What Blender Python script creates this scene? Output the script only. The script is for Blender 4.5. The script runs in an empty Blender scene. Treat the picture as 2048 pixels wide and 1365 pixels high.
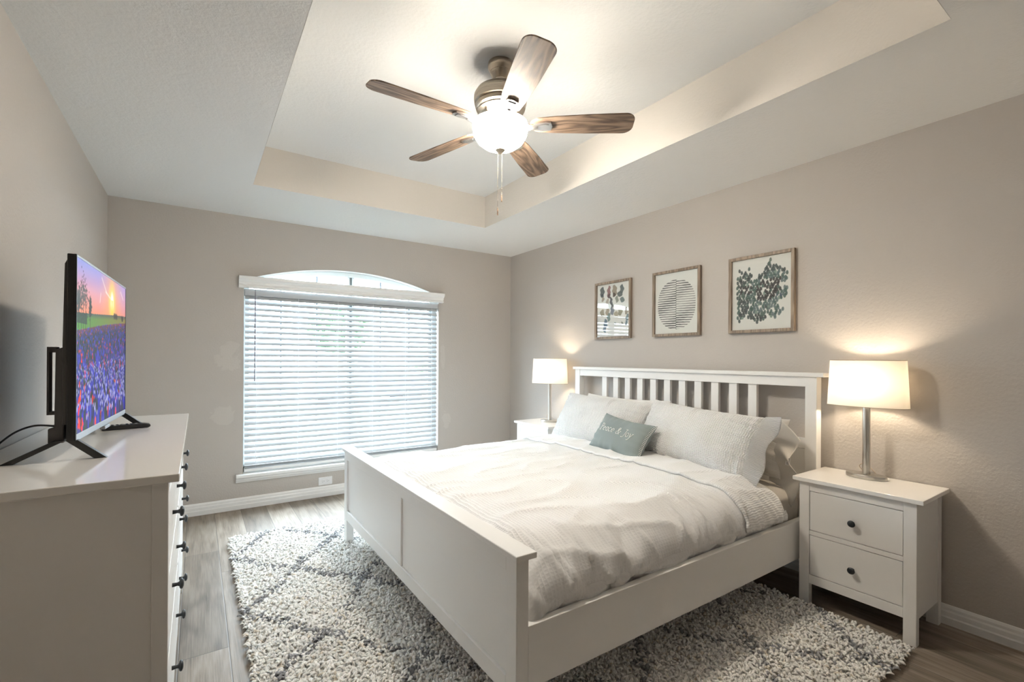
import bpy, math, random
import numpy as np
from mathutils import Vector, Matrix, noise as mnoise

# ------------------------------------------------------------------ camera, world, light, exposure
random.seed(7); rng = np.random.default_rng(7)
S = bpy.context.scene
COL = S.collection
PI = math.pi

cam_d = bpy.data.cameras.new('camera'); cam = bpy.data.objects.new('camera', cam_d); COL.objects.link(cam)
F_PX = 931.1
cam_d.sensor_width = 36; cam_d.lens = F_PX / 2048 * 36; cam_d.clip_start = .02; cam_d.clip_end = 200
cam_d.shift_y = 35.0 / 2048
yaw = math.radians(34.049); roll = math.radians(.332)
r0 = Vector((math.cos(yaw), -math.sin(yaw), 0)); f0 = Vector((math.sin(yaw), math.cos(yaw), 0)); u0 = Vector((0, 0, 1))
rr = r0 * math.cos(roll) + u0 * math.sin(roll); uu = u0 * math.cos(roll) - r0 * math.sin(roll)
m = Matrix((rr, uu, -f0)).transposed().to_4x4(); m.translation = Vector((-3.0169, -4.5018, 1.274))
cam.matrix_world = m
S.camera = cam
S.view_settings.view_transform = 'Standard'; S.view_settings.look = 'None'
S.view_settings.exposure = 0.8; S.view_settings.gamma = 1.0; S.view_settings.use_curve_mapping = False
S.cycles.use_denoising = True
S.cycles.max_bounces = 12; S.cycles.diffuse_bounces = 9; S.cycles.transparent_max_bounces = 12
S.cycles.caustics_reflective = False; S.cycles.caustics_refractive = False
S.cycles.sample_clamp_indirect = 6.0

W = bpy.data.worlds.new('overcast_sky'); S.world = W; W.use_nodes = True
bg = W.node_tree.nodes['Background']; bg.inputs[0].default_value = (.74, .885, 1.0, 1); SKY = 27.0
bg.inputs[1].default_value = SKY

def portal(name, loc, rot, sx, sy):
    d = bpy.data.lights.new(name, 'AREA'); d.shape = 'RECTANGLE'; d.size = sx; d.size_y = sy
    d.cycles.is_portal = True
    o = bpy.data.objects.new(name, d); o.location = loc; o.rotation_euler = rot; COL.objects.link(o)
portal('window_daylight', (-1.803, .22, 1.18), (-PI / 2, 0, 0), 1.80, 1.85)      # guides sky light through the real opening
FAN_W, BULB_E, BOWL = 3.5, 150.0, 78.0
WARM = (1.0, .92, .80)

# room (metres): right wall x=0, window wall y=0, floor z=0
RW, HC, HT = 3.569, 2.457, 2.737
YF = -4.95
TX0, TX1, TY0, TY1 = -2.707, -.863, -4.015, -.863
WX0, WX1, WZ0, WSP = -2.695, -.911, .29, 1.925

# ------------------------------------------------------------------ helpers
def link(o): COL.objects.link(o); return o
class MB:
    def __init__(s): s.v = []; s.f = []; s.mi = []; s.cur = 0
    def mat(s, i): s.cur = i; return s
    def add(s, vs, fs):
        b = len(s.v); s.v += [tuple(map(float, p)) for p in vs]
        for f in fs: s.f.append(tuple(b + i for i in f)); s.mi.append(s.cur)
        return s
    def box(s, x0, x1, y0, y1, z0, z1):
        if x0 > x1: x0, x1 = x1, x0
        if y0 > y1: y0, y1 = y1, y0
        if z0 > z1: z0, z1 = z1, z0
        return s.add([(x0, y0, z0), (x1, y0, z0), (x1, y1, z0), (x0, y1, z0), (x0, y0, z1), (x1, y0, z1), (x1, y1, z1), (x0, y1, z1)],
              [(0, 3, 2, 1), (4, 5, 6, 7), (0, 1, 5, 4), (1, 2, 6, 5), (2, 3, 7, 6), (3, 0, 4, 7)])
    def tube(s, pts, r, n=8, caps=True):
        pts = [Vector(p) for p in pts]; rs = r if isinstance(r, (list, tuple)) else [r] * len(pts)
        vs = []; fs = []; prev = None
        for i, p in enumerate(pts):
            t = (pts[min(i + 1, len(pts) - 1)] - pts[max(i - 1, 0)]).normalized()
            if prev is None:
                a = Vector((0, 0, 1)) if abs(t.z) < .9 else Vector((1, 0, 0)); nrm = t.cross(a).normalized()
            else: nrm = (prev - t * prev.dot(t)).normalized()
            prev = nrm; bn = t.cross(nrm)
            for k in range(n):
                a = 2 * PI * k / n; vs.append(p + (nrm * math.cos(a) + bn * math.sin(a)) * rs[i])
        for i in range(len(pts) - 1):
            for k in range(n):
                fs.append((i * n + k, i * n + (k + 1) % n, (i + 1) * n + (k + 1) % n, (i + 1) * n + k))
        if caps: fs += [tuple(range(n))[::-1], tuple((len(pts) - 1) * n + k for k in range(n))]
        return s.add(vs, fs)
    def lathe(s, prof, n=40, sx=1., sy=1., c=(0, 0, 0), rot=0., close=False):
        """prof: list of (r, z); r is multiplied by sx, sy"""
        vs = []; fs = []; m_ = len(prof)
        for (r, z) in prof:
            for k in range(n):
                a = 2 * PI * k / n; x, y = r * sx * math.cos(a), r * sy * math.sin(a)
                vs.append((c[0] + x * math.cos(rot) - y * math.sin(rot), c[1] + x * math.sin(rot) + y * math.cos(rot), c[2] + z))
        for i in range(m_ - 1 + (1 if close else 0)):
            j = (i + 1) % m_
            for k in range(n): fs.append((i * n + k, i * n + (k + 1) % n, j * n + (k + 1) % n, j * n + k))
        return s.add(vs, fs)
    def prism(s, prof, axis, a0, a1):
        """closed 2D profile extruded along an axis; prof coords are the two other axes in order xyz"""
        n = len(prof); vs = []
        for a in (a0, a1):
            for (p, q) in prof: vs.append({'x': (a, p, q), 'y': (p, a, q), 'z': (p, q, a)}[axis])
        fs = [(k, (k + 1) % n, n + (k + 1) % n, n + k) for k in range(n)] + [tuple(range(n))[::-1], tuple(range(n, 2 * n))]
        return s.add(vs, fs)
    def build(s, name, mats, parent=None, off=None, bevel=0, smooth=None, seg=2):
        if off is None and parent is not None and not parent.get('_local'): off = world_off(parent)
        me = bpy.data.meshes.new(name)
        v = s.v if off is None else [(x - off[0], y - off[1], z - off[2]) for x, y, z in s.v]
        me.from_pydata(v, [], s.f)
        mats = mats if isinstance(mats, (list, tuple)) else [mats]
        for m_ in mats: me.materials.append(m_)
        if len(mats) > 1: me.polygons.foreach_set('material_index', s.mi)
        import bmesh
        bm = bmesh.new(); bm.from_mesh(me); bmesh.ops.recalc_face_normals(bm, faces=bm.faces); bm.to_mesh(me); bm.free()
        o = bpy.data.objects.new(name, me); link(o); o.parent = parent
        if smooth is not None:
            me.polygons.foreach_set('use_smooth', [True] * len(me.polygons)); me.set_sharp_from_angle(angle=math.radians(smooth))
        if bevel:
            b = o.modifiers.new('bevel', 'BEVEL'); b.width = bevel; b.segments = seg; b.limit_method = 'ANGLE'; b.harden_normals = False
        me.update()
        return o
def world_off(o):
    off = Vector((0, 0, 0))
    while o is not None: off += o.location; o = o.parent
    return off
def tag(o, label=None, cat=None, group=None, kind=None):
    for k, v in (('label', label), ('category', cat), ('group', group), ('kind', kind)):
        if v: o[k] = v
    return o
def thing(name, label, cat, loc=(0, 0, 0), rotz=0, group=None, local=False):
    o = bpy.data.objects.new(name, None); link(o); o.location = loc; o.rotation_euler = (0, 0, rotz); o.empty_display_size = .05
    if local: o['_local'] = 1
    return tag(o, label, cat, group)
def copy_tree(o, parent=None):
    c = o.copy(); COL.objects.link(c); c.parent = parent
    for ch in [x for x in bpy.data.objects if x.parent == o]: copy_tree(ch, c)
    return c
def np_obj(name, verts, faces, mat, parent=None, off=None, smooth=True, uv=None, col=None):
    """verts (N,3), faces (M,3|4) numpy"""
    me = bpy.data.meshes.new(name); verts = np.asarray(verts, np.float32)
    if off is not None: verts = verts - np.array(off, np.float32)
    faces = np.asarray(faces, np.int32); k = faces.shape[1]
    me.vertices.add(len(verts)); me.vertices.foreach_set('co', verts.ravel())
    me.loops.add(faces.size); me.loops.foreach_set('vertex_index', faces.ravel())
    me.polygons.add(len(faces)); me.polygons.foreach_set('loop_start', np.arange(0, faces.size, k, dtype=np.int32))
    me.polygons.foreach_set('use_smooth', np.full(len(faces), smooth))
    me.update(calc_edges=True); me.validate()
    if uv is not None:
        l = me.uv_layers.new(name='UVMap'); l.data.foreach_set('uv', np.asarray(uv, np.float32)[faces.ravel()].ravel())
    if col is not None:
        a = me.color_attributes.new('col', 'FLOAT_COLOR', 'POINT'); c4 = np.ones((len(verts), 4), np.float32); c4[:, :3] = col
        a.data.foreach_set('color', c4.ravel())
    me.materials.append(mat)
    o = bpy.data.objects.new(name, me); link(o); o.parent = parent
    return o
def grid_faces(nu, nv, wrap=False):
    i, j = np.meshgrid(np.arange(nu - 1), np.arange(nv if wrap else nv - 1), indexing='ij'); j2 = (j + 1) % nv
    return np.stack([i * nv + j, (i + 1) * nv + j, (i + 1) * nv + j2, i * nv + j2], -1).reshape(-1, 4)
def fbm(p, o=3): return mnoise.fractal(Vector(p), 1.0, 2.0, o)
def srgb(r, g, b): return tuple((c / 255 / 12.92) if c / 255 <= .04045 else ((c / 255 + .055) / 1.055) ** 2.4 for c in (r, g, b))

# ------------------------------------------------------------------ materials
class G:
    """small node-graph writer"""
    def __init__(s, name):
        s.m = bpy.data.materials.new(name); s.m.use_nodes = True; s.t = s.m.node_tree; s.n = s.t.nodes; s.p = s.n['Principled BSDF']
        s.out = s.n['Material Output']
    def node(s, typ, **kw):
        n = s.n.new(typ)
        for k, v in kw.items(): setattr(n, k, v)
        return n
    def put(s, inp, v):
        if v is None: return
        if hasattr(v, 'is_output'): s.t.links.new(v, inp)
        elif isinstance(v, tuple) and len(v) == 3 and inp.type == 'RGBA': inp.default_value = (*v, 1)
        else: inp.default_value = v
    def math(s, op, a, b=None, c=None, clamp=False):
        n = s.node('ShaderNodeMath', operation=op); n.use_clamp = clamp
        for i, v in enumerate((a, b, c)): s.put(n.inputs[i], v)
        return n.outputs[0]
    def coord(s, kind='Object'): return s.node('ShaderNodeTexCoord').outputs[kind]
    def sep(s, v): n = s.node('ShaderNodeSeparateXYZ'); s.put(n.inputs[0], v); return n.outputs
    def comb(s, x, y, z):
        n = s.node('ShaderNodeCombineXYZ')
        for i, v in enumerate((x, y, z)): s.put(n.inputs[i], v)
        return n.outputs[0]
    def vscale(s, v, sc):
        n = s.node('ShaderNodeVectorMath', operation='MULTIPLY'); s.put(n.inputs[0], v); n.inputs[1].default_value = sc; return n.outputs[0]
    def noise(s, v, scale=5, detail=3, rough=.5, dist=0.):
        n = s.node('ShaderNodeTexNoise'); s.put(n.inputs['Vector'], v)
        n.inputs['Scale'].default_value = scale; n.inputs['Detail'].default_value = detail; n.inputs['Roughness'].default_value = rough
        n.inputs['Distortion'].default_value = dist
        return n.outputs[0]
    def ramp(s, v, stops):
        n = s.node('ShaderNodeValToRGB'); s.put(n.inputs[0], v); e = n.color_ramp.elements
        while len(e) < len(stops): e.new(.5)
        for el, (p, c) in zip(e, stops): el.position = p; el.color = (*c, 1)
        return n.outputs[0]
    def mix(s, f, a, b, mode='MIX'):
        n = s.node('ShaderNodeMix', data_type='RGBA', blend_type=mode); s.put(n.inputs[0], f); s.put(n.inputs[6], a); s.put(n.inputs[7], b); return n.outputs[2]
    def bump(s, h, strength=.3, dist=.002):
        n = s.node('ShaderNodeBump'); s.put(n.inputs['Height'], h); n.inputs['Strength'].default_value = strength; n.inputs['Distance'].default_value = dist
        s.t.links.new(n.outputs[0], s.p.inputs['Normal']); return n.outputs[0]
    def set(s, **kw):
        for k, v in kw.items(): s.put(s.p.inputs[k.replace('_', ' ')], v)
        return s
def plain(name, col, rough=.5, metal=0., bump=None, spec=None):
    g = G(name); g.set(Base_Color=tuple(col), Roughness=rough, Metallic=metal)
    if spec is not None: g.p.inputs['Specular IOR Level'].default_value = spec
    if bump: g.bump(g.noise(g.coord(), bump[0], 3), bump[1], bump[2])
    return g.m

WALL_C = (.485, .452, .420)
def wall_material(name, patches=(), WALL_C=WALL_C):
    g = G(name); c = g.coord()
    n1 = g.noise(c, 75, 3, .55); n2 = g.noise(c, 18, 2)
    g.bump(g.math('ADD', n1, g.math('MULTIPLY', n2, .5)), .42, .004)
    colr = g.mix(g.noise(c, 1.3, 2), tuple(v * .975 for v in WALL_C), tuple(min(1, v * 1.025) for v in WALL_C))
    if patches:                                              # dabs of lighter touch-up paint beside the window
        x, y, z = g.sep(c); w = g.noise(c, 9, 4, .6, .6); tot = None
        for (px, pz, rx, rz) in patches:
            dx = g.math('DIVIDE', g.math('SUBTRACT', x, px), rx); dz = g.math('DIVIDE', g.math('SUBTRACT', z, pz), rz)
            d = g.math('ADD', g.math('MULTIPLY', dx, dx), g.math('MULTIPLY', dz, dz))
            d = g.math('ADD', d, g.math('MULTIPLY', g.math('SUBTRACT', w, .5), 4.0))
            k = g.math('SUBTRACT', 1.0, d, clamp=True); k = g.math('MULTIPLY', k, 3.0, clamp=True)
            tot = k if tot is None else g.math('MAXIMUM', tot, k)
        colr = g.mix(g.math('MULTIPLY', tot, .22), colr, (.66, .63, .59))
    g.set(Base_Color=colr, Roughness=.75); g.p.inputs['Specular IOR Level'].default_value = .25
    return g.m
def ceiling_material():
    g = G('white_textured_ceiling'); c = g.coord()
    g.bump(g.math('ADD', g.noise(c, 60, 4, .6), g.math('MULTIPLY', g.noise(c, 22, 2), .6)), .5, .004)
    g.set(Base_Color=(.80, .80, .79), Roughness=.85); g.p.inputs['Specular IOR Level'].default_value = .2
    return g.m
def floor_material():
    g = G('greyed_oak_planks'); c = g.coord(); x, y, z = g.sep(c)
    PW, PL = .1825, 1.22
    xi = g.math('DIVIDE', g.math('ADD', x, 2.895 + 10 * PW), PW); idx = g.math('FLOOR', xi); fx = g.math('SUBTRACT', xi, idx)
    wn = g.node('ShaderNodeTexWhiteNoise', noise_dimensions='1D'); g.put(wn.inputs['W'], idx)
    yi = g.math('ADD', g.math('DIVIDE', y, PL), g.math('MULTIPLY', wn.outputs[0], 7.3)); jdx = g.math('FLOOR', yi); fy = g.math('SUBTRACT', yi, jdx)
    w2 = g.node('ShaderNodeTexWhiteNoise', noise_dimensions='2D'); g.put(w2.inputs['Vector'], g.comb(idx, jdx, 0.))
    rnd = w2.outputs[0]
    gv = g.comb(g.math('ADD', g.math('MULTIPLY', x, 9.), g.math('MULTIPLY', rnd, 31.)), g.math('ADD', g.math('MULTIPLY', y, 1.15), g.math('MULTIPLY', rnd, 17.)), 0.)
    # cathedral grain: contour lines of a stretched noise
    big = g.noise(gv, .9, 2, .5, .35); rings = g.math('SINE', g.math('MULTIPLY', big, 26.)); rings = g.math('MULTIPLY_ADD', rings, .5, .5)
    fine = g.noise(g.comb(g.math('MULTIPLY', x, 160.), g.math('ADD', g.math('MULTIPLY', y, 5.), rnd), 0.), 1., 3, .6)
    blot = g.noise(gv, 1.6, 3, .6)
    t = g.math('ADD', g.math('MULTIPLY', rings, .13), g.math('ADD', g.math('MULTIPLY', fine, .50), g.math('MULTIPLY', blot, .42)))
    colr = g.ramp(t, [(.25, srgb(74, 64, 54)), (.5, srgb(132, 121, 109)), (.8, srgb(170, 160, 148))])
    tone = g.mix(rnd, (.70, .68, .655), (1.14, 1.12, 1.10)); colr = g.mix(1.0, colr, tone, 'MULTIPLY')
    ex = g.math('MINIMUM', fx, g.math('SUBTRACT', 1., fx)); ey = g.math('MINIMUM', fy, g.math('SUBTRACT', 1., fy))
    seam = g.math('MINIMUM', g.math('DIVIDE', ex, .015), g.math('DIVIDE', ey, .0022)); seam = g.math('MINIMUM', seam, 1.)
    colr = g.mix(seam, (.07, .058, .047), colr)
    g.bump(g.math('ADD', g.math('MULTIPLY', seam, .8), g.math('MULTIPLY', fine, .25)), .35, .002)
    g.set(Base_Color=colr, Roughness=g.math('MULTIPLY_ADD', fine, .2, .36)); g.p.inputs['Specular IOR Level'].default_value = .35
    return g.m
def white_paint(name, rough, col=(.82, .81, .79), grain=True):
    g = G(name); c = g.coord()
    if grain: g.bump(g.noise(g.vscale(c, (18, 18, 18)), 6, 2), .06, .001)
    g.set(Base_Color=tuple(col), Roughness=rough); return g.m
def wood_material(name, axis, stops, sc=1.):
    g = G(name); c = g.coord(); v = [60., 60., 60.]; v['xyz'.index(axis)] = 4.; w = [8., 8., 8.]; w['xyz'.index(axis)] = 1.2
    big = g.noise(g.vscale(c, tuple(k * sc for k in w)), 1.4, 2, .5, .4); rings = g.math('MULTIPLY_ADD', g.math('SINE', g.math('MULTIPLY', big, 60.)), .5, .5)
    fine = g.noise(g.vscale(c, tuple(k * 3 * sc for k in v)), 1., 4, .65)
    t = g.math('ADD', g.math('MULTIPLY', rings, .35), g.math('MULTIPLY', fine, .65))
    g.bump(t, .15, .001)
    g.set(Base_Color=g.ramp(t, stops), Roughness=.5); return g.m
def metal_material(name, col, rough, axis='z'):
    g = G(name); c = g.coord(); v = [2., 2., 2.]; v['xyz'.index(axis)] = 300.
    g.set(Base_Color=tuple(col), Metallic=1.0, Roughness=g.math('MULTIPLY_ADD', g.noise(g.vscale(c, tuple(v)), 1., 2), .2, rough - .1)); return g.m
def cloth(name, col, mode='waffle', cu=.0165, cv=.0115, strength=.8):
    g = G(name); u, v, _ = g.sep(g.coord('UV')); ob = g.coord()
    wu = g.math('MULTIPLY', g.math('SUBTRACT', g.noise(ob, 30, 2), .5), .010); wv = g.math('MULTIPLY', g.math('SUBTRACT', g.noise(ob, 37, 2), .5), .010)
    u = g.math('ADD', u, wu); v = g.math('ADD', v, wv)
    def ridge(x, p, e): return g.math('POWER', g.math('ABSOLUTE', g.math('COSINE', g.math('MULTIPLY', x, PI / p))), e)
    weave = g.noise(ob, 900, 2)
    if mode == 'waffle':
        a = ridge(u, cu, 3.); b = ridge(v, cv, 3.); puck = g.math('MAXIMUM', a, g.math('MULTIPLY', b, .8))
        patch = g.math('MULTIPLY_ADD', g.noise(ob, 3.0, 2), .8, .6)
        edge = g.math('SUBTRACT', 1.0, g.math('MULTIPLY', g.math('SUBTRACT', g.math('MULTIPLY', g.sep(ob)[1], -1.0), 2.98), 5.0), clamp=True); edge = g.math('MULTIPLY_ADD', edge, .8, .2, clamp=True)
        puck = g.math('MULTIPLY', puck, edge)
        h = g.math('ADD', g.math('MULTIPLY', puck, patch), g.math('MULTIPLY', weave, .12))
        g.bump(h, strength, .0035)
        tint = g.mix(puck, tuple(k * .87 for k in col), tuple(col))  # recessed cells darkened in the colour, standing in for weave shade
    elif mode == 'puck':                                      # short dashed puckers in rows
        a = g.math('POWER', g.math('ABSOLUTE', g.math('COSINE', g.math('MULTIPLY', v, PI / cv))), 1.5)
        b = g.math('POWER', g.math('ABSOLUTE', g.math('SINE', g.math('MULTIPLY', u, PI / cu))), 1.2)
        h = g.math('ADD', g.math('MULTIPLY', a, b), g.math('MULTIPLY', weave, .1))
        g.bump(h, strength, .006)
        tint = g.mix(g.math('MULTIPLY', a, b), tuple(col), tuple(k * .9 for k in col))
    elif mode == 'stripe':
        a = ridge(v, cv, 2.); g.bump(a, strength, .002); tint = g.mix(a, tuple(k * .82 for k in col), tuple(col))
    else:
        h = g.math('ADD', g.noise(ob, 14, 3), g.math('MULTIPLY', weave, .2)); g.bump(h, strength, .004); tint = tuple(col)
    g.set(Base_Color=tint, Roughness=.9); g.p.inputs['Specular IOR Level'].default_value = .15
    g.p.inputs['Sheen Weight'].default_value = .15
    return g.m
def attr_material(name, rough=.9, emit=0., spec=.2):
    g = G(name); a = g.node('ShaderNodeAttribute'); a.attribute_name = 'col'
    if emit:
        g.set(Base_Color=(.01, .01, .01), Roughness=.25, Emission_Color=a.outputs[0], Emission_Strength=emit)
    else: g.set(Base_Color=a.outputs[0], Roughness=rough)
    g.p.inputs['Specular IOR Level'].default_value = spec
    return g.m
def translucent(name, col, tcol, mixf, emit=0.):
    g = G(name); d = g.node('ShaderNodeBsdfDiffuse'); t = g.node('ShaderNodeBsdfTranslucent'); mx = g.node('ShaderNodeMixShader')
    d.inputs[0].default_value = (*col, 1); t.inputs[0].default_value = (*tcol, 1); mx.inputs[0].default_value = mixf
    g.t.links.new(d.outputs[0], mx.inputs[1]); g.t.links.new(t.outputs[0], mx.inputs[2]); last = mx
    if emit:                                                  # the lit glass of a lamp
        em = g.node('ShaderNodeEmission'); em.inputs[0].default_value = (*WARM, 1); em.inputs[1].default_value = emit
        last = g.node('ShaderNodeAddShader'); g.t.links.new(mx.outputs[0], last.inputs[0]); g.t.links.new(em.outputs[0], last.inputs[1])
    g.t.links.new(last.outputs[0], g.out.inputs[0])
    return g.m
def thin_glass(name, reflect=.9):
    g = G(name); tr = g.node('ShaderNodeBsdfTransparent'); gl = g.node('ShaderNodeBsdfGlossy'); mx = g.node('ShaderNodeMixShader'); fr = g.node('ShaderNodeFresnel')
    geo = g.node('ShaderNodeNewGeometry'); g.put(fr.inputs[0], g.math('MULTIPLY_ADD', geo.outputs['Backfacing'], 1 / 1.5 - 1.5, 1.5)); gl.inputs['Roughness'].default_value = .0; gl.inputs[0].default_value = (reflect,) * 3 + (1,)
    tr.inputs[0].default_value = (.97, .98, .975, 1)
    g.t.links.new(fr.outputs[0], mx.inputs[0]); g.t.links.new(tr.outputs[0], mx.inputs[1]); g.t.links.new(gl.outputs[0], mx.inputs[2]); g.t.links.new(mx.outputs[0], g.out.inputs[0])
    return g.m

M = {}
M['wall'] = wall_material('greige_wall_paint')
M['wall_patch'] = wall_material('greige_wall_paint_touched_up', [(-2.80, 1.27, .10, .13), (-2.83, .80, .10, .08), (-.86, 1.30, .03, .16), (-.82, .62, .05, .10)])
M['ceiling'] = ceiling_material(); M['tray'] = wall_material('pale_beige_tray_paint', (), (.70, .66, .61))
M['floor'] = floor_material()
M['trim'] = white_paint('white_trim_paint', .4, (.82, .82, .81))
M['furn'] = white_paint('white_stained_furniture', .42, (.82, .81, .79))
M['furn_top'] = white_paint('white_lacquered_top', .12, (.83, .815, .79), grain=False)
M['knob'] = plain('charcoal_metal', (.045, .05, .055), .4, .6)
M['gap'] = plain('dark_gap', (.03, .028, .025), .9)
M['brushed'] = metal_material('brushed_nickel', (.62, .60, .56), .34)
M['nickel_fan'] = metal_material('satin_nickel', (.46, .41, .34), .3)
M['chain'] = plain('dull_bronze_chain', (.16, .13, .10), .6); M['steel'] = plain('bracket_steel', (.55, .54, .53), .35, 1.)
M['black'] = plain('black_plastic', (.010, .010, .010), .42, 0, (400, .2, .001))
M['tvcase'] = plain('grained_charcoal_plastic', (.045, .043, .042), .6, 0, (500, .4, .001))
M['silver'] = plain('silver_bezel', (.34, .34, .35), .35, .9)
M['shade'] = translucent('lamp_shade_fabric', (.86, .84, .80), (.80, .72, .60), .15)
M['bowl'] = translucent('frosted_bowl_glass', (.9, .88, .84), (.95, .90, .80), .7, emit=BOWL)
M['slat'] = translucent('blind_slat_white', (.49, .51, .53), (.6, .64, .68), .03)
M['vinyl'] = plain('window_frame_vinyl', (.62, .66, .66), .4)
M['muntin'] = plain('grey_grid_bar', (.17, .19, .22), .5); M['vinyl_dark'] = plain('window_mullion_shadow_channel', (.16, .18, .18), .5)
M['glass'] = thin_glass('clear_glass')
M['pic_glass'] = thin_glass('picture_glass')
M['oak_frame'] = wood_material('light_oak_frame', 'z', [(.25, srgb(108, 94, 80)), (.6, srgb(142, 126, 109)), (.85, srgb(162, 146, 128))])
M['blade'] = wood_material('weathered_oak_blade', 'x', [(.22, srgb(72, 57, 46)), (.5, srgb(120, 99, 82)), (.8, srgb(152, 130, 110))])
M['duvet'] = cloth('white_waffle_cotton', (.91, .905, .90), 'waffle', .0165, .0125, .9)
M['fold'] = cloth('white_ribbed_cotton', (.90, .895, .885), 'stripe', .02, .009, .5)
M['sham'] = cloth('white_seersucker', (.88, .87, .86), 'puck', .013, .0085, .9)
M['plaincotton'] = cloth('plain_white_cotton', (.80, .785, .76), 'plain', strength=.5)
M['pinstripe'] = cloth('grey_pinstripe_cotton', (.72, .70, .665), 'stripe', .01, .006, .3)
M['sheet'] = cloth('beige_grey_sheet', (.62, .59, .55), 'plain', strength=.4)
M['cushion'] = cloth('sage_grey_cotton', srgb(130, 139, 138), 'plain', strength=.35)
M['thread'] = plain('white_thread', (.86, .85, .82), .8)
M['paint_attr'] = attr_material('printed_paper', .8)
M['screen'] = attr_material('lit_screen', .3, .60, .03)
g = G('rug_yarn'); a_ = g.node('ShaderNodeAttribute'); a_.attribute_name = 'col'
d_ = g.node('ShaderNodeBsdfDiffuse'); t_ = g.node('ShaderNodeBsdfTranslucent'); x_ = g.node('ShaderNodeMixShader'); x_.inputs[0].default_value = .12
g.put(d_.inputs[0], a_.outputs[0]); g.put(t_.inputs[0], a_.outputs[0]); g.t.links.new(d_.outputs[0], x_.inputs[1]); g.t.links.new(t_.outputs[0], x_.inputs[2]); g.t.links.new(x_.outputs[0], g.out.inputs[0])
M['pile'] = g.m
M['rugback'] = plain('rug_backing', (.86, .84, .81), .95)
M['outlet'] = plain('outlet_plastic', (.80, .80, .81), .35)
M['slot'] = plain('outlet_slot', (.03, .03, .03), .6)
M['cable'] = plain('black_cable', (.02, .02, .022), .4)
M['clearcord'] = plain('clear_lamp_cord', (.55, .45, .34), .3)
M['tagpaper'] = plain('care_label', (.85, .85, .86), .6)
M['cord'] = plain('white_ladder_cord', (.85, .87, .9), .8)
M['wand'] = plain('clear_grey_wand', (.30, .29, .33), .25)

# ------------------------------------------------------------------ setting
def struct(o): o['kind'] = 'structure'; return o
struct(MB().box(-RW - .14, .14, YF - 1.5, .14, -.1, 0).build('floor', M['floor']))
struct(MB().box(-RW - .12, -RW, YF, .15, 0, HC).build('wall_left', M['wall']))
struct(MB().box(0, .12, YF, .15, 0, HC).build('wall_right', M['wall']))

ARC_N = 40
def arch_z(x, inset=0.):
    cx_ = (WX0 + WX1) / 2; half = (WX1 - WX0) / 2; sag = 2.088 - WSP
    R = half * half / (2 * sag) + sag / 2; zc = 2.088 - R
    return zc + math.sqrt(max(0, (R - inset) ** 2 - (x - cx_) ** 2))
def arched_wall():
    mb = MB(); y0, y1 = 0., .15
    mb.box(-RW - .12, WX0, y0, y1, 0, HC); mb.box(WX1, .12, y0, y1, 0, HC); mb.box(WX0, WX1, y0, y1, 0, WZ0)
    xs = np.linspace(WX0, WX1, ARC_N + 1); vs = []; fs = []
    for x in xs: z = arch_z(x); vs += [(x, y0, z), (x, y0, HC), (x, y1, z), (x, y1, HC)]
    for i in range(ARC_N):
        a, b = 4 * i, 4 * i + 4
        fs += [(a, b, b + 1, a + 1), (a + 2, a + 3, b + 3, b + 2), (a, a + 2, b + 2, b), (a + 1, b + 1, b + 3, a + 3)]
    mb.add(vs, fs); return mb
struct(arched_wall().build('wall_back', M['wall_patch']))
# wall behind the camera
mb = MB().box(-RW - .12, .12, YF - .12, YF, 0, HC)
struct(mb.build('wall_front', M['wall']))
struct(MB().box(-3.50, -1.70, YF, YF + .03, 0, 2.05).build('bounce_blocker_1', plain('dark_brown_blocker', (.10, .075, .055), .5)))  # unseen dark slab, added to cut light bounced onto the dresser side

mb = MB(); t = .1
for (x0, x1, y0, y1) in ((-RW - .12, TX0, YF - .12, .15), (TX1, .12, YF - .12, .15), (TX0, TX1, YF - .12, TY0), (TX0, TX1, TY1, .15)):
    mb.mat(0).box(x0, x1, y0, y1, HC, HT + .12)
mb.mat(0).box(TX0, TX1, TY0, TY1, HT, HT + .12)
e = .001
mb.mat(1)
mb.add([(TX0, TY1 - e, HC), (TX1, TY1 - e, HC), (TX1, TY1 - e, HT), (TX0, TY1 - e, HT)], [(0, 1, 2, 3)])
mb.add([(TX0, TY0 + e, HC), (TX1, TY0 + e, HC), (TX1, TY0 + e, HT), (TX0, TY0 + e, HT)], [(3, 2, 1, 0)])
mb.add([(TX0 + e, TY0, HC), (TX0 + e, TY1, HC), (TX0 + e, TY1, HT), (TX0 + e, TY0, HT)], [(0, 1, 2, 3)])
mb.add([(TX1 - e, TY0, HC), (TX1 - e, TY1, HC), (TX1 - e, TY1, HT), (TX1 - e, TY0, HT)], [(3, 2, 1, 0)])
struct(mb.build('ceiling', [M['ceiling'], M['tray']]))

BB = [(0, 0), (.014, 0), (.016, .035), (.013, .042), (.013, .062), (.009, .070), (.009, .082), (.004, .093), (0, .095)]   # depth, height
struct(MB().prism([(-d, z) for d, z in BB], 'x', -RW, 0).build('baseboard_back', M['trim']))
struct(MB().prism([(-d, z) for d, z in BB], 'y', YF, 0).build('baseboard_right', M['trim']))
struct(MB().prism([(-RW + d, z) for d, z in BB], 'y', YF, 0).build('baseboard_left', M['trim']))

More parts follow.
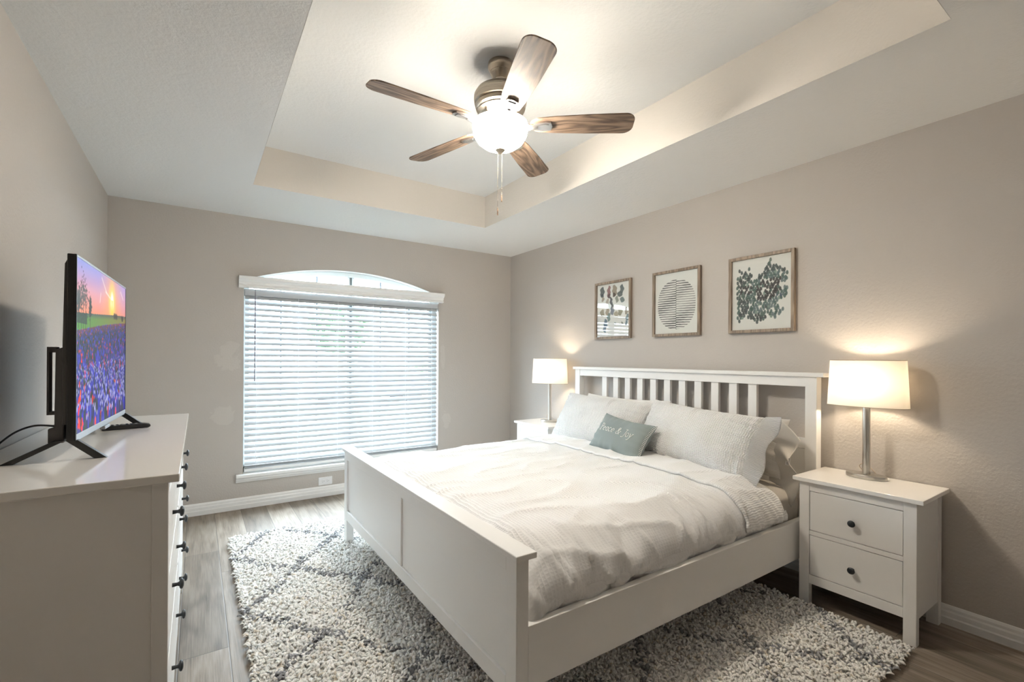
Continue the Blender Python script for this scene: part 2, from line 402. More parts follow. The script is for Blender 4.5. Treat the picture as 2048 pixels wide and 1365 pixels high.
# window 1: vinyl frame, mullion, grid bars and panes deep in the arched opening
win = thing('window_1', None, None, ((WX0 + WX1) / 2, .1, WZ0)); win['kind'] = 'structure'
def arch_band(y0, y1, i0, i1, xs0=WX0, xs1=WX1):
    mb = MB(); xs = np.linspace(xs0, xs1, ARC_N + 1); vs = []; fs = []
    for x in xs:
        a, b = arch_z(x, i0), arch_z(x, i1); vs += [(x, y0, b), (x, y0, a), (x, y1, b), (x, y1, a)]
    for i in range(ARC_N):
        a, b = 4 * i, 4 * i + 4
        fs += [(a, b, b + 1, a + 1), (a + 2, a + 3, b + 3, b + 2), (a, a + 2, b + 2, b), (a + 1, b + 1, b + 3, a + 3)]
    return mb.add(vs, fs)
mb = arch_band(.075, .135, .0005, .045); mb.box(WX0 + .001, WX0 + .045, .075, .135, WZ0, arch_z(WX0 + .02)); mb.box(WX1 - .045, WX1 - .001, .075, .135, WZ0, arch_z(WX1 - .02))
mb.box(WX0, WX1, .075, .135, WZ0 + .001, WZ0 + .05)
mb.build('window_frame', M['vinyl'], win, bevel=.003)
MXC = (WX0 + WX1) / 2 + .005
mb = MB(); mb.box(MXC - .034, MXC - .012, .075, .135, WZ0 + .05, 2.042); mb.box(MXC + .012, MXC + .034, .075, .135, WZ0 + .05, 2.042); mb.mat(1).box(MXC - .012, MXC + .012, .095, .13, WZ0 + .05, 2.042)
mb.build('mullion', [M['vinyl'], M['vinyl_dark']], win, bevel=.002)
mb = MB(); mb.box(WX1 - .075, WX1 - .045, .09, .13, WZ0 + .05, 1.93); mb.build('jamb_channel', M['vinyl_dark'], win)
for x in (-2.40, -2.10, -1.50, -1.20):
    MB().box(x - .008, x + .008, .10, .116, WZ0 + .05, arch_z(x, .045)).build('muntin', M['muntin'], win)
for (a, b) in ((WX0 + .045, MXC - .034), (MXC + .034, WX1 - .045)):
    xs = np.linspace(a, b, 24); vs = [(x, .108, WZ0 + .05) for x in xs] + [(x, .108, arch_z(x, .045)) for x in xs]
    MB().add(vs, [(i, i + 1, 25 + i, 24 + i) for i in range(23)]).build('pane', M['glass'], win)
# sill and apron
SP = [(.075, .262), (.075, .292), (-.036, .292), (-.045, .287), (-.045, .272), (-.038, .266), (-.030, .262), (-.020, .240), (-.012, .225), (0, .222), (0, .262)]
struct(MB().prism([(-.045, .266), (-.045, .287), (-.039, .292), (0, .292), (0, .222), (-.012, .222), (-.016, .232), (-.026, .244), (-.030, .258)], 'x', -2.747, -.859).build('trim_1', M['trim'], bevel=.0015))
struct(MB().box(WX0 + .001, WX1 - .001, 0, .075, .2905, .292).build('trim_2', M['trim']))

# ------------------------------------------------------------------ window blind
bl = thing('window_blind', 'white horizontal slat blind with moulded valance filling the arched window', 'window blind', ((WX0 + WX1) / 2, .03, .30))
VP_ = [(.0, 1.855), (-.034, 1.855), (-.040, 1.860), (-.040, 1.868), (-.030, 1.872), (-.030, 1.880), (-.038, 1.888), (-.038, 1.902), (-.046, 1.905), (-.056, 1.918), (-.066, 1.926), (-.066, 1.946), (-.058, 1.950), (.0, 1.950)]
MB().prism(VP_, 'x', -2.735, -.872).build('valance', M['trim'], bl, smooth=30)
MB().box(WX0 + .006, WX1 - .006, .008, .062, 1.795, 1.853).build('headrail', M['slat'], bl, bevel=.003)
sl = MB(); n = 9; pts = []
for k in range(n):
    s_ = -1 + 2 * k / (n - 1); pts.append((s_ * .025, .0035 * (1 - s_ * s_)))
prof = [(y, z + .0013) for y, z in pts] + [(y, z - .0013) for y, z in pts[::-1]]
sl.prism(prof, 'x', -(WX1 - WX0) / 2 + .010, (WX1 - WX0) / 2 - .010)
NS_, Z0_, Z1_ = 30, .375, 1.785; first = None
for i in range(NS_):
    z = Z1_ - (Z1_ - Z0_) * i / (NS_ - 1)
    if first is None: first = sl.build('slat', M['slat'], bl, off=(0, 0, 0), smooth=40); o = first
    else: o = first.copy(); COL.objects.link(o)
    o.location = (0, .004, z - .30); o.rotation_euler = (math.radians(53), 0, 0)
for i in range(4):                                           # spare slats lying stacked on the bottom rail
    o = first.copy(); COL.objects.link(o); o.location = (0, .004, .334 + i * .0068 - .30); o.rotation_euler = (math.radians(3), 0, 0)
MB().box(WX0 + .008, WX1 - .008, .010, .058, .300, .326).build('bottom_rail', M['trim'], bl, bevel=.004)
for x in (-2.60, -2.27, -1.93, -1.60, -1.27, -.985):
    mb = MB(); mb.box(x - .001, x + .001, .0095, .0110, .32, 1.80); mb.box(x - .001, x + .001, .058, .0595, .32, 1.80); mb.build('ladder_cord', M['cord'], bl)
wd = MB().tube([(-2.612, -.012, 1.845), (-2.612, -.016, 1.80), (-2.615, -.016, 1.10), (-2.615, -.016, 1.07)], [.002, .0045, .0045, .006], 8).build('tilt_wand', M['wand'], bl)

# ------------------------------------------------------------------ outside the window
g = G('lawn_and_drive'); c = g.coord(); x, y, z = g.sep(c)
g.set(Base_Color=g.mix(g.math('GREATER_THAN', g.noise(c, .25, 2), .5), (.045, .06, .035), (.075, .075, .07)), Roughness=.9)
o = MB().box(-40, 40, .5, 70, -.45, -.35).build('front_yard_ground', g.m); struct(o)
brick = G('red_brick'); bt = brick.node('ShaderNodeTexBrick'); brick.put(bt.inputs['Vector'], brick.coord()); bt.inputs['Scale'].default_value = 4
bt.inputs['Color1'].default_value = (.42, .16, .13, 1); bt.inputs['Color2'].default_value = (.36, .13, .11, 1); bt.inputs['Mortar'].default_value = (.5, .45, .42, 1)
brick.set(Base_Color=bt.outputs[0], Roughness=.9)
M['roof'] = plain('grey_shingles', (.30, .29, .29), .9); M['leaf'] = plain('leaf_green', (.10, .20, .09), .8); M['bark'] = plain('bark', (.12, .09, .07), .9)
M['carpaint'] = plain('dark_blue_car_paint', (.06, .08, .11), .25); M['carglass'] = plain('car_glass', (.03, .04, .05), .1); M['tyre'] = plain('tyre_rubber', (.02, .02, .02), .8)
hs = thing('house', 'red brick house across the street, faint behind the blind', 'house', (9, 26, -.35))
MB().box(3, 15.5, 24, 34, -.35, 1.75).build('wall', brick.m, hs)
MB().prism([(23.4, 1.75), (29, 4.6), (34.6, 1.75)], 'x', 2.5, 16).build('roof', M['roof'], hs)
for wx in (5, 8.2, 12): MB().box(wx, wx + 1.1, 23.94, 24.02, .3, 1.4).build('house_window', M['carglass'], hs)
def blob_tree(name, label, loc, h, r):
    t_ = thing(name, label, 'tree' if 'tree' in name else 'bush', loc)
    if 'tree' in name: MB().tube([loc, (loc[0] + .1, loc[1], loc[2] + h * .5), (loc[0], loc[1], loc[2] + h * .75)], [.16, .12, .06], 8).build('trunk', M['bark'], t_)
    n_ = 2600; d = rng.normal(size=(n_, 3)); d /= np.linalg.norm(d, axis=1)[:, None]; rad = r * (.55 + .45 * rng.random(n_))[:, None]
    zc = h * .68 if 'tree' in name else h * .5
    ctr = d * rad * np.array([1, 1, .8 if 'tree' in name else .5 * h / r]) + np.array([loc[0], loc[1], loc[2] + zc])
    a = rng.normal(size=(n_, 3)); a /= np.linalg.norm(a, axis=1)[:, None]; b = np.cross(a, rng.normal(size=(n_, 3))); b /= np.linalg.norm(b, axis=1)[:, None]
    s_ = r * .10
    vs = np.stack([ctr - a * s_, ctr + b * s_ * .6, ctr + a * s_, ctr - b * s_ * .6], 1).reshape(-1, 3)
    np_obj('foliage', vs, np.arange(n_ * 4).reshape(-1, 4), M['leaf'], t_, off=loc, smooth=False)
blob_tree('shade_tree', 'green leafy tree outside, seen faintly between the blind slats', (2.2, 17, -.35), 4.2, 1.35)
blob_tree('hedge_bush', 'low green bush outside by the parked car', (5.6, 16.5, -.35), 1.3, 1.0)
car = thing('car', 'dark parked car outside, glimpsed between the blind slats', 'car', (1.6, 12, -.35))
cp = [(-.35, .28), (-.25, .75), (.75, .92), (1.45, 1.38), (2.9, 1.40), (3.7, .98), (4.1, .92), (4.2, .30)]
MB().prism([(x_ + .2, z_ - .35) for x_, z_ in cp], 'y', 11.2, 12.8).build('car_body', M['carpaint'], car, bevel=.06)
MB().prism([(x_ + .2, z_ - .35) for x_, z_ in ((.98, .97), (1.5, 1.31), (2.85, 1.33), (3.5, .98))], 'y', 11.17, 12.83).build('side_glass', M['carglass'], car)
for wx in (.75, 3.35):
    for wy in (11.22, 12.78):
        MB().tube([(wx, wy - .1, -.03), (wx, wy + .1, -.03)], .32, 24).build('wheel', M['tyre'], car)

# ------------------------------------------------------------------ wall outlet
ot = thing('wall_outlet', 'white horizontal duplex outlet plate above the window wall baseboard', 'outlet', (-2.037, 0, .14))
MB().box(-2.097, -1.978, -.006, 0, .104, .176).build('cover_plate', M['outlet'], ot, bevel=.002)
for cx_ in (-2.058, -2.017):
    rcp = MB(); rcp.prism([(cx_ + .0155 * math.cos(a) * 1.0, .140 + .0155 * math.sin(a)) for a in np.linspace(0, 2 * PI, 24, endpoint=False)], 'y', -.008, -.005)
    ro = rcp.build('receptacle', M['outlet'], ot)
    mb = MB()
    for (dx, dz, w_, h_) in ((-.004, .006, .006, .0016), (-.004, -.006, .008, .0016), (.008, 0, .004, .004)):
        mb.box(cx_ + dx - w_ / 2, cx_ + dx + w_ / 2, -.0086, -.0078, .140 + dz - h_ / 2, .140 + dz + h_ / 2)
    mb.build('slot', M['slot'], ro)

# ------------------------------------------------------------------ knobs and case furniture
KNOB = [(0.0, -.001), (.0065, -.001), (.006, .006), (.005, .013), (.007, .018), (.0145, .020), (.0165, .0235), (.0155, .0265), (.010, .0295), (.004, .0305), (.0, .0306)]
knob_me = None
def knob(parent, pos, direction):
    """pos in world; direction +1/-1 along x"""
    global knob_me
    if knob_me is None:
        o = MB().lathe(KNOB, 24).build('knob', M['knob'], smooth=50); knob_me = o.data; o.parent = parent
    else: o = bpy.data.objects.new('knob', knob_me); link(o); o.parent = parent
    o.location = Vector(pos) - world_off(parent); o.rotation_euler = (0, direction * PI / 2, 0)
    return o

# dresser along the left wall
DX1 = -3.055; DF = -3.079; DY0, DY1 = -2.969, -1.369; DB = -3.560
ds = thing('dresser', 'white eight-drawer dresser with dark knobs along the left wall', 'dresser', (-3.31, -2.169, 0))
MB().box(DB, DX1, DY0, DY1, .938, .960).build('top', M['furn_top'], ds, bevel=.0025)
y0, y1 = DY0 + .016, DY1 - .016
for ya, yb in ((y0, y0 + .055), (y1 - .055, y1)):
    for xa, xb in ((DF - .036, DF), (DB + .005, DB + .045)):
        MB().box(xa, xb, ya, yb, 0, .938).build('leg', M['furn'], ds, bevel=.002)
for ya, yb in ((y0 + .004, y0 + .022), (y1 - .022, y1 - .004)):
    MB().box(DB + .045, DF - .036, ya, yb, .105, .938).build('side_panel', M['furn'], ds, bevel=.001)
for z0, z1 in ((.900, .938), (.667, .678), (.432, .445), (.115, .168)): MB().box(DF - .03, DF - .002, y0 + .055, y1 - .055, z0, z1).build('front_rail', M['furn'], ds, bevel=.0015)
MB().box(DF - .03, DF - .003, -2.178, -2.160, .168, .900).build('centre_stile', M['furn'], ds, bevel=.0015)
MB().box(DF - .06, DF - .032, y0 + .05, y1 - .05, .115, .93).build('gap_darkener', M['gap'], ds)  # dark sheet set close behind the fronts so the drawer gaps read dark
KY = [-2.70, -2.344, -1.988, -1.633]
ya, yb, ym = y0 + .058, y1 - .058, -2.169
def dr(a, b, z0, z1, ks):
    d = MB().box(DF - .028, DF, a, b, z0, z1).build('drawer', M['furn'], ds, bevel=.002)
    for (ky, kz) in ks: knob(d, (DF, ky, kz), 1)
hw = (ym - .012 - ya)
for i in range(4):
    a = (ya, ya + hw / 2 + .002, ym + .012, ym + .012 + hw / 2 + .002)[i]
    dr(a, a + hw / 2 - .004, .680, .898, [(KY[i], .786)])
for j, (z0, z1, kz) in enumerate(((.447, .665, .557), (.170, .430, .297))):
    dr(ya, ym - .012, z0, z1, [(KY[0], kz), (KY[1], kz)]); dr(ym + .012, yb, z0, z1, [(KY[2], kz), (KY[3], kz)])

# night stands
def nightstand(label, cx_, cy_):
    """origin at floor under the centre; front faces -x"""
    ns = thing('nightstand', label, 'nightstand', (0, 0, 0), 0, 'matching nightstands either side of the bed')
    MB().box(-.19, .19, -.27, .27, .640, .660).build('top', M['furn_top'], ns, bevel=.002)
    for ya, yb in ((-.243, -.195), (.195, .243)):
        MB().box(-.172, -.135, ya, yb, 0, .640).build('leg', M['furn'], ns, bevel=.002)
        MB().box(.142, .182, ya, yb, 0, .640).build('leg', M['furn'], ns, bevel=.002)
    for s_ in (-1, 1):
        a, b = sorted((s_ * .222, s_ * .238)); MB().box(-.135, .142, a, b, .112, .640).build('side_panel', M['furn'], ns, bevel=.001)
    for z0, z1 in ((.594, .640), (.366, .388), (.112, .158)): MB().box(-.170, -.140, -.195, .195, z0, z1).build('front_rail', M['furn'], ns, bevel=.0015)
    MB().box(-.138, -.132, -.21, .21, .115, .638).build('gap_darkener', M['gap'], ns)  # near-black sheet behind the drawers, darkens the gaps between them
    for (z0, z1, kz) in ((.391, .591, .482), (.161, .363, .255)):
        d = MB().box(-.169, -.136, -.1925, .1925, z0, z1).build('drawer', M['furn'], ns, bevel=.0015)
        knob(d, (-.169, 0, kz), -1)
    ns.location = (cx_, cy_, 0); return ns
NSR = (-.201, -3.557); NSL = (-.225, -.965)
ns1 = nightstand('white two-drawer nightstand right of the bed, under the nearer lamp', *NSR)
ns2 = copy_tree(ns1); ns2['label'] = 'white nightstand in the far corner, half hidden behind the bed'; ns2.location = (*NSL, 0)

# ------------------------------------------------------------------ bed frame
BC = -2.257
bed = thing('bed_frame', 'white wooden king bed frame with slatted headboard and panelled footboard', 'bed', (-1.15, BC, 0))
HB = MB().box(-.098, -.072, -3.224, -1.31, .30, .760).build('headboard', M['furn'], bed, bevel=.002)
def hbpart(mb, name, bevel=.002): return mb.build(name, M['furn'], HB, off=tuple(bed.location), bevel=bevel)
for ya, yb in ((-3.284, -3.223), (-1.311, -1.250)): hbpart(MB().box(-.110, -.052, ya, yb, 0, 1.178), 'post')
hbpart(MB().box(-.120, -.030, -3.322, -1.226, 1.178, 1.202), 'top_cap', .003)
hbpart(MB().box(-.106, -.060, -3.223, -1.311, 1.121, 1.178), 'top_rail')
hbpart(MB().box(-.104, -.062, -3.223, -1.311, .762, .820), 'middle_rail')
for i in range(11):
    yc = -1.610 - i * .1297; hbpart(MB().box(-.096, -.070, yc - .0275, yc + .0275, .820, 1.121), 'slat')
FX0, FX1 = -2.178, -2.130
FB = MB().box(-2.166, -2.142, -3.232, -1.278, .236, .582).build('footboard', M['furn'], bed, bevel=.001)
def fbpart(mb, name, bevel=.002): return mb.build(name, M['furn'], FB, off=tuple(bed.location), bevel=bevel)
for ya, yb in ((-3.293, -3.232), (-1.278, -1.217)): fbpart(MB().box(FX0, FX1, ya, yb, .008, .640), 'post')
fbpart(MB().box(-2.198, -2.118, -3.322, -1.226, .640, .660), 'top_cap', .003)
fbpart(MB().box(FX0, FX1, -3.232, -1.278, .580, .640), 'top_rail')
fbpart(MB().box(FX0, FX1, -3.232, -1.278, .174, .238), 'bottom_rail')
fbpart(MB().box(FX0 + .002, FX1, BC - .022, BC + .022, .238, .580), 'centre_stile')
for ya, yb in ((-3.293, -3.262), (-1.248, -1.217)): MB().box(FX1, -.110, ya, yb, .205, .410).build('side_rail', M['furn'], bed, bevel=.002)
MB().box(-2.10, -.12, -3.262, -1.248, .235, .255).build('slat_base', M['furn'], bed)

# ------------------------------------------------------------------ mattress, duvet
def rounded_box_grid(x0, x1, y0, y1, z0, z1, r, nseg=6):
    import bmesh
    bm = bmesh.new(); bmesh.ops.create_cube(bm, size=1)
    for v in bm.verts: v.co = Vector(((x0 + x1) / 2 + v.co.x * (x1 - x0), (y0 + y1) / 2 + v.co.y * (y1 - y0), (z0 + z1) / 2 + v.co.z * (z1 - z0)))
    bmesh.ops.bevel(bm, geom=bm.edges[:], offset=r, segments=nseg, affect='EDGES', profile=.5)
    return bm
bm = rounded_box_grid(-2.08, -.125, -3.225, -1.285, .256, .555, .085, 8)
me = bpy.data.meshes.new('mattress'); bm.to_mesh(me); bm.free(); me.materials.append(M['sheet']); me.polygons.foreach_set('use_smooth', [True] * len(me.polygons))
mt = link(bpy.data.objects.new('mattress', me)); tag(mt, 'thick mattress in a beige grey fitted sheet on the bed frame', 'mattress')

def cross_section(n=190):
    """arc across the bed: list of (y, z, s) from the far tuck to the near tuck"""
    pts = []
    yn, yf = -3.256, -1.262; top = .607; A = .25; B = .175
    for k in range(9): pts.append((yf + .016 * (1 - k / 8), .385 + .05 * k / 8))
    for k in range(1, 25): a = PI / 2 * k / 24; pts.append((yf - A * (1 - math.cos(a)) * 1.0, .435 + B * math.sin(a)))
    for k in range(1, 60): t_ = k / 60; y = (yf - A) + ((yn + A) - (yf - A)) * t_; pts.append((y, top + .003 + .008 * math.sin(PI * t_)))
    for k in range(24, -1, -1): a = PI / 2 * k / 24; pts.append((yn + A * (1 - math.cos(a)), .435 + B * math.sin(a)))
    for k in range(1, 9): pts.append((yn + .030 * (k / 8), .435 - .06 * k / 8))
    P = np.array(pts); d = np.r_[0, np.cumsum(np.linalg.norm(np.diff(P, axis=0), axis=1))]
    s_ = np.linspace(0, d[-1], n); return np.c_[np.interp(s_, d, P[:, 0]), np.interp(s_, d, P[:, 1]), s_]
CS = cross_section(210)
def wrinkle(x, y, z, s_, side):
    p = Vector((x * 3.1, y * 3.1, 1.7)); w = mnoise.noise(Vector((x * 5.5 + y * 2., y * 9.5 - x * 2, 3.3)))
    rid = 1 - abs(mnoise.noise(Vector((x * 2.6 + y * 1.1, y * 6.2, 9.1)))) * 2.2
    h = .013 * mnoise.noise(p) + .006 * w + .011 * max(0, rid) ** 4 - .002
    if side > 0:                                              # folds hanging over the near rail
        k = min(1, side / .12); q = mnoise.noise(Vector((x * 11 + (.60 - z) * 7., .3, 5.5))) + .6 * mnoise.noise(Vector((x * 24 + (.6 - z) * 14, 2.3, 1.5)))
        rg = max(0., 1 - abs(mnoise.noise(Vector((x * 7.5 + (.60 - z) * 5., .7, 2.5)))) * 3.2) ** 2 + .7 * max(0., 1 - abs(mnoise.noise(Vector((x * 14 - (.60 - z) * 8., 3.7, 6.5)))) * 3.2) ** 2
        h += k * (.012 * q + .013 * rg - .004)
    return h
def cloth_strip(name, xs, mat, parent, lift=0., foot=False, head_roll=0., off=None, amp=1., edge_wave=0.):
    nx_, ns_ = len(xs), len(CS); V = np.zeros((nx_, ns_, 3)); U = np.zeros((nx_, ns_, 2))
    ny_ = np.gradient(CS[:, 0]); nz_ = np.gradient(CS[:, 1]); L = np.hypot(ny_, nz_); nrm = np.c_[nz_ / L, -ny_ / L]
    nrm[nrm[:, 1] < -.2] *= -1
    if nrm[100, 1] < 0: nrm = -nrm
    for i, x in enumerate(xs):
        for j, (y, z, s_) in enumerate(CS):
            side = max(0, -2.98 - y); xx = x
            if edge_wave: xx = x + edge_wave * mnoise.noise(Vector((s_ * 2.2, 4.4, .5))) * 1.2
            h = wrinkle(xx, y, z, s_, side) * amp + lift
            d = 0.
            if foot and x < -1.97:
                t_ = min(1, (-1.97 - x) / .15); d = .13 * (1 - math.sqrt(max(0, 1 - t_ * t_)))
            if head_roll and x > xs[-1] - head_roll:
                t_ = (x - (xs[-1] - head_roll)) / head_roll; h -= lift * .0; d += (.030 + lift) * (1 - math.sqrt(max(0, 1 - t_ * t_))) if nrm[j, 1] > .3 else 0.
            V[i, j] = (xx, y + nrm[j, 0] * h, max(z + nrm[j, 1] * h - d, .30)); U[i, j] = (x, s_)
    return np_obj(name, V.reshape(-1, 3), grid_faces(nx_, ns_), mat, parent, off, True, U.reshape(-1, 2))
xs_d = np.r_[np.linspace(-2.118, -1.9, 26), np.linspace(-1.888, -.47, 128)]
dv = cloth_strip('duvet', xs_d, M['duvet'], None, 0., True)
tag(dv, 'rumpled white waffle duvet spread over the bed', 'duvet')
sm = dv.modifiers.new('thickness', 'SOLIDIFY'); sm.thickness = .014; sm.offset = -1
fo = cloth_strip('turned_back_hem', np.linspace(-.80, -.445, 40), M['fold'], dv, .017, False, .05, None, 1.0, .03)
sm = fo.modifiers.new('thickness', 'SOLIDIFY'); sm.thickness = .014; sm.offset = -1

# ------------------------------------------------------------------ pillows
def pillow(name, w, h, t_, mat, seed, label, cat, loc, lean, yaw_=0., tilt=0., droop=0., group=None, pinch=.10, wr=1., nu=90, nv=60, ext=0.):
    """u across (viewer's left to right), v up, n towards the foot of the bed; returns object and a front-surface sampler"""
    def surf(u, v, side):
        U, V = u * w / 2, v * h / 2
        fu = max(0, 1 - abs(u) ** 2.6); fv = max(0, 1 - abs(v) ** 2.4); b = (fu * fv) ** .48
        px_ = U * (1 - pinch * (1 - abs(v) ** 2) * abs(u) ** 3 * .6) ; pv = V * (1 - pinch * (1 - abs(u) ** 2) * abs(v) ** 3)
        nrm = t_ / 2 * b
        k = .010 * mnoise.noise(Vector((U * 5 + seed, V * 5, side))) + .006 * mnoise.noise(Vector((U * 13 + seed, V * 9, side + 3)))
        edge = max(abs(u), abs(v)); rad = mnoise.noise(Vector((U * 30 + seed * 2, 1.1 * side, 7.))) * max(0, abs(v) - .35) * .022 + mnoise.noise(Vector((V * 34, seed, side * 2.))) * max(0, abs(u) - .45) * .026
        nrm += wr * (k + rad) * min(1, b * 2.5)
        z_ = side * nrm
        pv += droop * -(u * u) * .5
        return Vector((px_, pv, z_))
    us = np.sin(np.linspace(-1, 1, nu) * PI / 2 * .98) / math.sin(PI / 2 * .98); vs_ = np.sin(np.linspace(-1, 1, nv) * PI / 2 * .96) / math.sin(PI / 2 * .96)
    P = []; UVc = []
    for side in (1, -1):
        for u in us:
            for v in vs_: P.append(surf(u, v, side)); UVc.append((u * w / 2, v * h / 2))
    f1 = grid_faces(nu, nv); f2 = (f1 + nu * nv)[:, ::-1]
    Rm = (Matrix.Rotation(yaw_, 4, 'Z') @ Matrix(((0, math.sin(lean), -math.cos(lean), 0), (-1, 0, 0, 0), (0, math.cos(lean), math.sin(lean), 0), (0, 0, 0, 1))) @ Matrix.Rotation(tilt, 4, 'Z'))
    V = np.array([tuple(p) for p in P]); o = np_obj(name, V, np.r_[f1, f2], mat, None, None, True, np.array(UVc))
    import bmesh
    bm = bmesh.new(); bm.from_mesh(o.data); bmesh.ops.remove_doubles(bm, verts=bm.verts, dist=.0006); bmesh.ops.recalc_face_normals(bm, faces=bm.faces); bm.to_mesh(o.data); bm.free()
    o.matrix_world = Matrix.Translation(Vector(loc)) @ Rm
    tag(o, label, cat, group)
    return o, surf
LEAN = math.radians(29)
def king(name, seed, label, y, mat, x=-.415, zc=.792, lean=LEAN, w=.93, h=.41, t_=.20, yaw_=0., tilt=0., group='bed pillows'):
    return pillow(name, w, h, t_, mat, seed, label, 'pillow', (x, y, zc), lean, yaw_, tilt, 0., group)
bpl, _ = king('pillow', 11, 'white pillow tucked behind the far front pillow, only a corner showing', -1.93, M['plaincotton'], x=-.225, zc=.79, lean=math.radians(14), w=.86, h=.38, t_=.15)
bpr, _ = king('pillow', 23, 'grey pinstriped pillow behind the nearer front pillow, case hanging open', -2.74, M['pinstripe'], x=-.215, zc=.775, lean=math.radians(14), w=.86, h=.35, t_=.17, tilt=math.radians(-2))
fpl, _ = king('pillow', 3, 'white seersucker pillow at the window side, left of the sage cushion', -1.865, M['sham'], tilt=math.radians(-1.5))
fpr, surf_r = king('pillow', 5, 'white seersucker pillow nearest the right nightstand, front row', -2.712, M['sham'], w=.87, yaw_=math.radians(-3), tilt=math.radians(-3), h=.40)

def sheet_mesh(name, fn, nu, nv, mat, parent, uvs=1.):
    V = np.array([tuple(fn(i / (nu - 1), j / (nv - 1))) for i in range(nu) for j in range(nv)]); UVc = np.array([(i / (nu - 1) * uvs, j / (nv - 1) * uvs) for i in range(nu) for j in range(nv)])
    o = np_obj(name, V, grid_faces(nu, nv), mat, parent, None, True, UVc)
    s_ = o.modifiers.new('thickness', 'SOLIDIFY'); s_.thickness = .003; s_.offset = 0
    return o
# open end of the nearer sham: a flat hem reaching past the pillow (in the pillow's own axes)
def hem(a, b):
    v = -1.0 + 2.0 * b; u = .40 + .085 * a + .012 * math.sin(b * 9) * a
    z_ = .045 * (1 - a) * (1 - v * v) + .01 * math.sin(b * 14) * a + .004
    return (u + .03 * (1 - abs(v)) * 0, v * (.200 + .012 * a), z_)
sheet_mesh('sham_hem', hem, 14, 40, M['sham'], fpr, .4)
# the pinstriped case drapes past its pillow and hangs to the mattress
def drape(a, b):
    u = .36 + .14 * a; v = .165 - .36 * b - .10 * a * a - .02 * math.sin(b * 7) * a
    z_ = .07 * math.cos(b * 1.7) * (1 - .6 * a) + .022 * math.sin(b * 11 + a * 4) * a - .01
    return (u - .03 * math.sin(b * 6) * a, v, z_)
sheet_mesh('open_pillowcase_end', drape, 24, 50, M['pinstripe'], bpr, .5)
tg = MB().box(.455, .478, -.085, -.045, .030, .0312).build('care_tag', M['tagpaper'], bpr, off=(0, 0, 0))
mb = MB()
for k in range(5): mb.box(.459, .474, -.080 + k * .007, -.0775 + k * .007, .0313, .0318)
mb.build('tag_print', M['slot'], tg, off=(0, 0, 0))

# sage cushion with embroidered words
cw, ch = .50, .285
cu, surf_c = pillow('throw_cushion', cw, ch, .125, M['cushion'], 41, 'small sage grey cushion embroidered Peace & Joy leaning on the pillows', 'cushion', (-.600, -2.270, .738), math.radians(33), math.radians(-2), math.radians(-5), 0, None, .14, .8, 70, 44)
def catmull(p, n=6):
    if len(p) < 3: return p
    out = []; q = [p[0]] + list(p) + [p[-1]]
    for i in range(1, len(q) - 2):
        for k in range(n):
            t_ = k / n; a, b, c_, d = (np.array(q[i + j], float) for j in (-1, 0, 1, 2))
            out.append(tuple(.5 * ((2 * b) + (-a + c_) * t_ + (2 * a - 5 * b + 4 * c_ - d) * t_ ** 2 + (-a + 3 * b - 3 * c_ + d) * t_ ** 3)))
    out.append(tuple(p[-1])); return out
def arc(cx_, cy_, rx, ry, a0, a1, n=14): return [(cx_ + rx * math.cos(math.radians(a)), cy_ + ry * math.sin(math.radians(a))) for a in np.linspace(a0, a1, n)]
E_ = [[(.12, .52)] + [(.45, .50), (.78, .58)] + arc(.45, .5, .35, .46, 20, 315)]
GL = {'P': (1.0, [[(.15, 0), (.2, .8), (.25, 1.6)], [(0, 0), (.35, 0)], [(.05, 1.6), (.5, 1.62), (.85, 1.45), (.88, 1.1), (.65, .85), (.22, .78)]]),
      'e': (.92, E_), 'a': (1.0, [arc(.45, .5, .36, .46, 60, 420, 20), [(.84, .95), (.78, .4), (.84, .08), (1.0, .06)]]),
      'c': (.85, [arc(.46, .5, .36, .46, 40, 318)]),
      '&': (1.35, [[(1.15, .75), (1.02, .35), (.75, .06), (.4, -.02), (.1, .2), (.12, .55), (.45, .85), (.72, 1.15), (.68, 1.45), (.45, 1.55), (.28, 1.38), (.36, 1.05), (.7, .5), (1.05, .08), (1.25, 0)], [(.95, .75), (1.35, .78)]]),
      'J': (.8, [[(.3, 1.6), (.95, 1.6)], [(.66, 1.6), (.62, .7), (.52, 0), (.3, -.28), (-.05, -.25)]]),
      'o': (.95, [arc(.46, .5, .38, .48, 90, 450, 22)]),
      'y': (.95, [[(.05, 1.0), (.25, .55), (.42, .06)], [(.85, 1.0), (.55, .35), (.28, -.35), (.05, -.55), (-.12, -.48)], [(.68, 1.0), (1.02, 1.0)]]), ' ': (.5, [])}
mb = MB(); xcur = 0.; sc = .0262; strokes = []
for ch_ in 'Peace & Joy':
    adv, ss = GL[ch_]
    for st in ss: strokes.append([(xcur + x_ + .16 * y_, y_) for x_, y_ in st])
    xcur += adv + .12
for st in strokes:
    p = catmull(st, 4); q = []
    for x_, y_ in p:
        U = (x_ - xcur / 2) * sc * 1.12 - .014; Vv = (y_ - .55) * sc * 1.2 + .012
        s3 = surf_c(max(-1, min(1, U / (cw / 2))), Vv / (ch / 2), 1); q.append((s3.x, s3.y, s3.z + .0012))
    mb.tube(q, .0019, 6)
mb.build('embroidered_words', M['thread'], cu, off=(0, 0, 0), smooth=60)
for e_ in (1, -1):
    mb = MB()                                         # blanket stitch down both short sides
    for k in range(26):
        v = -.95 + 1.9 * k / 25; a = surf_c(e_ * .995, v, 1); b = surf_c(e_ * .955, v, 1)
        mb.tube([(a.x, a.y, a.z + .001), (b.x, b.y, b.z + .0022)], .0011, 4)
    mb.tube([(surf_c(e_ * .997, -.97 + 1.94 * k / 30, 1) + Vector((0, 0, .001))) for k in range(31)], .0012, 4)
    mb.build('blanket_stitch', M['thread'], cu, off=(0, 0, 0))

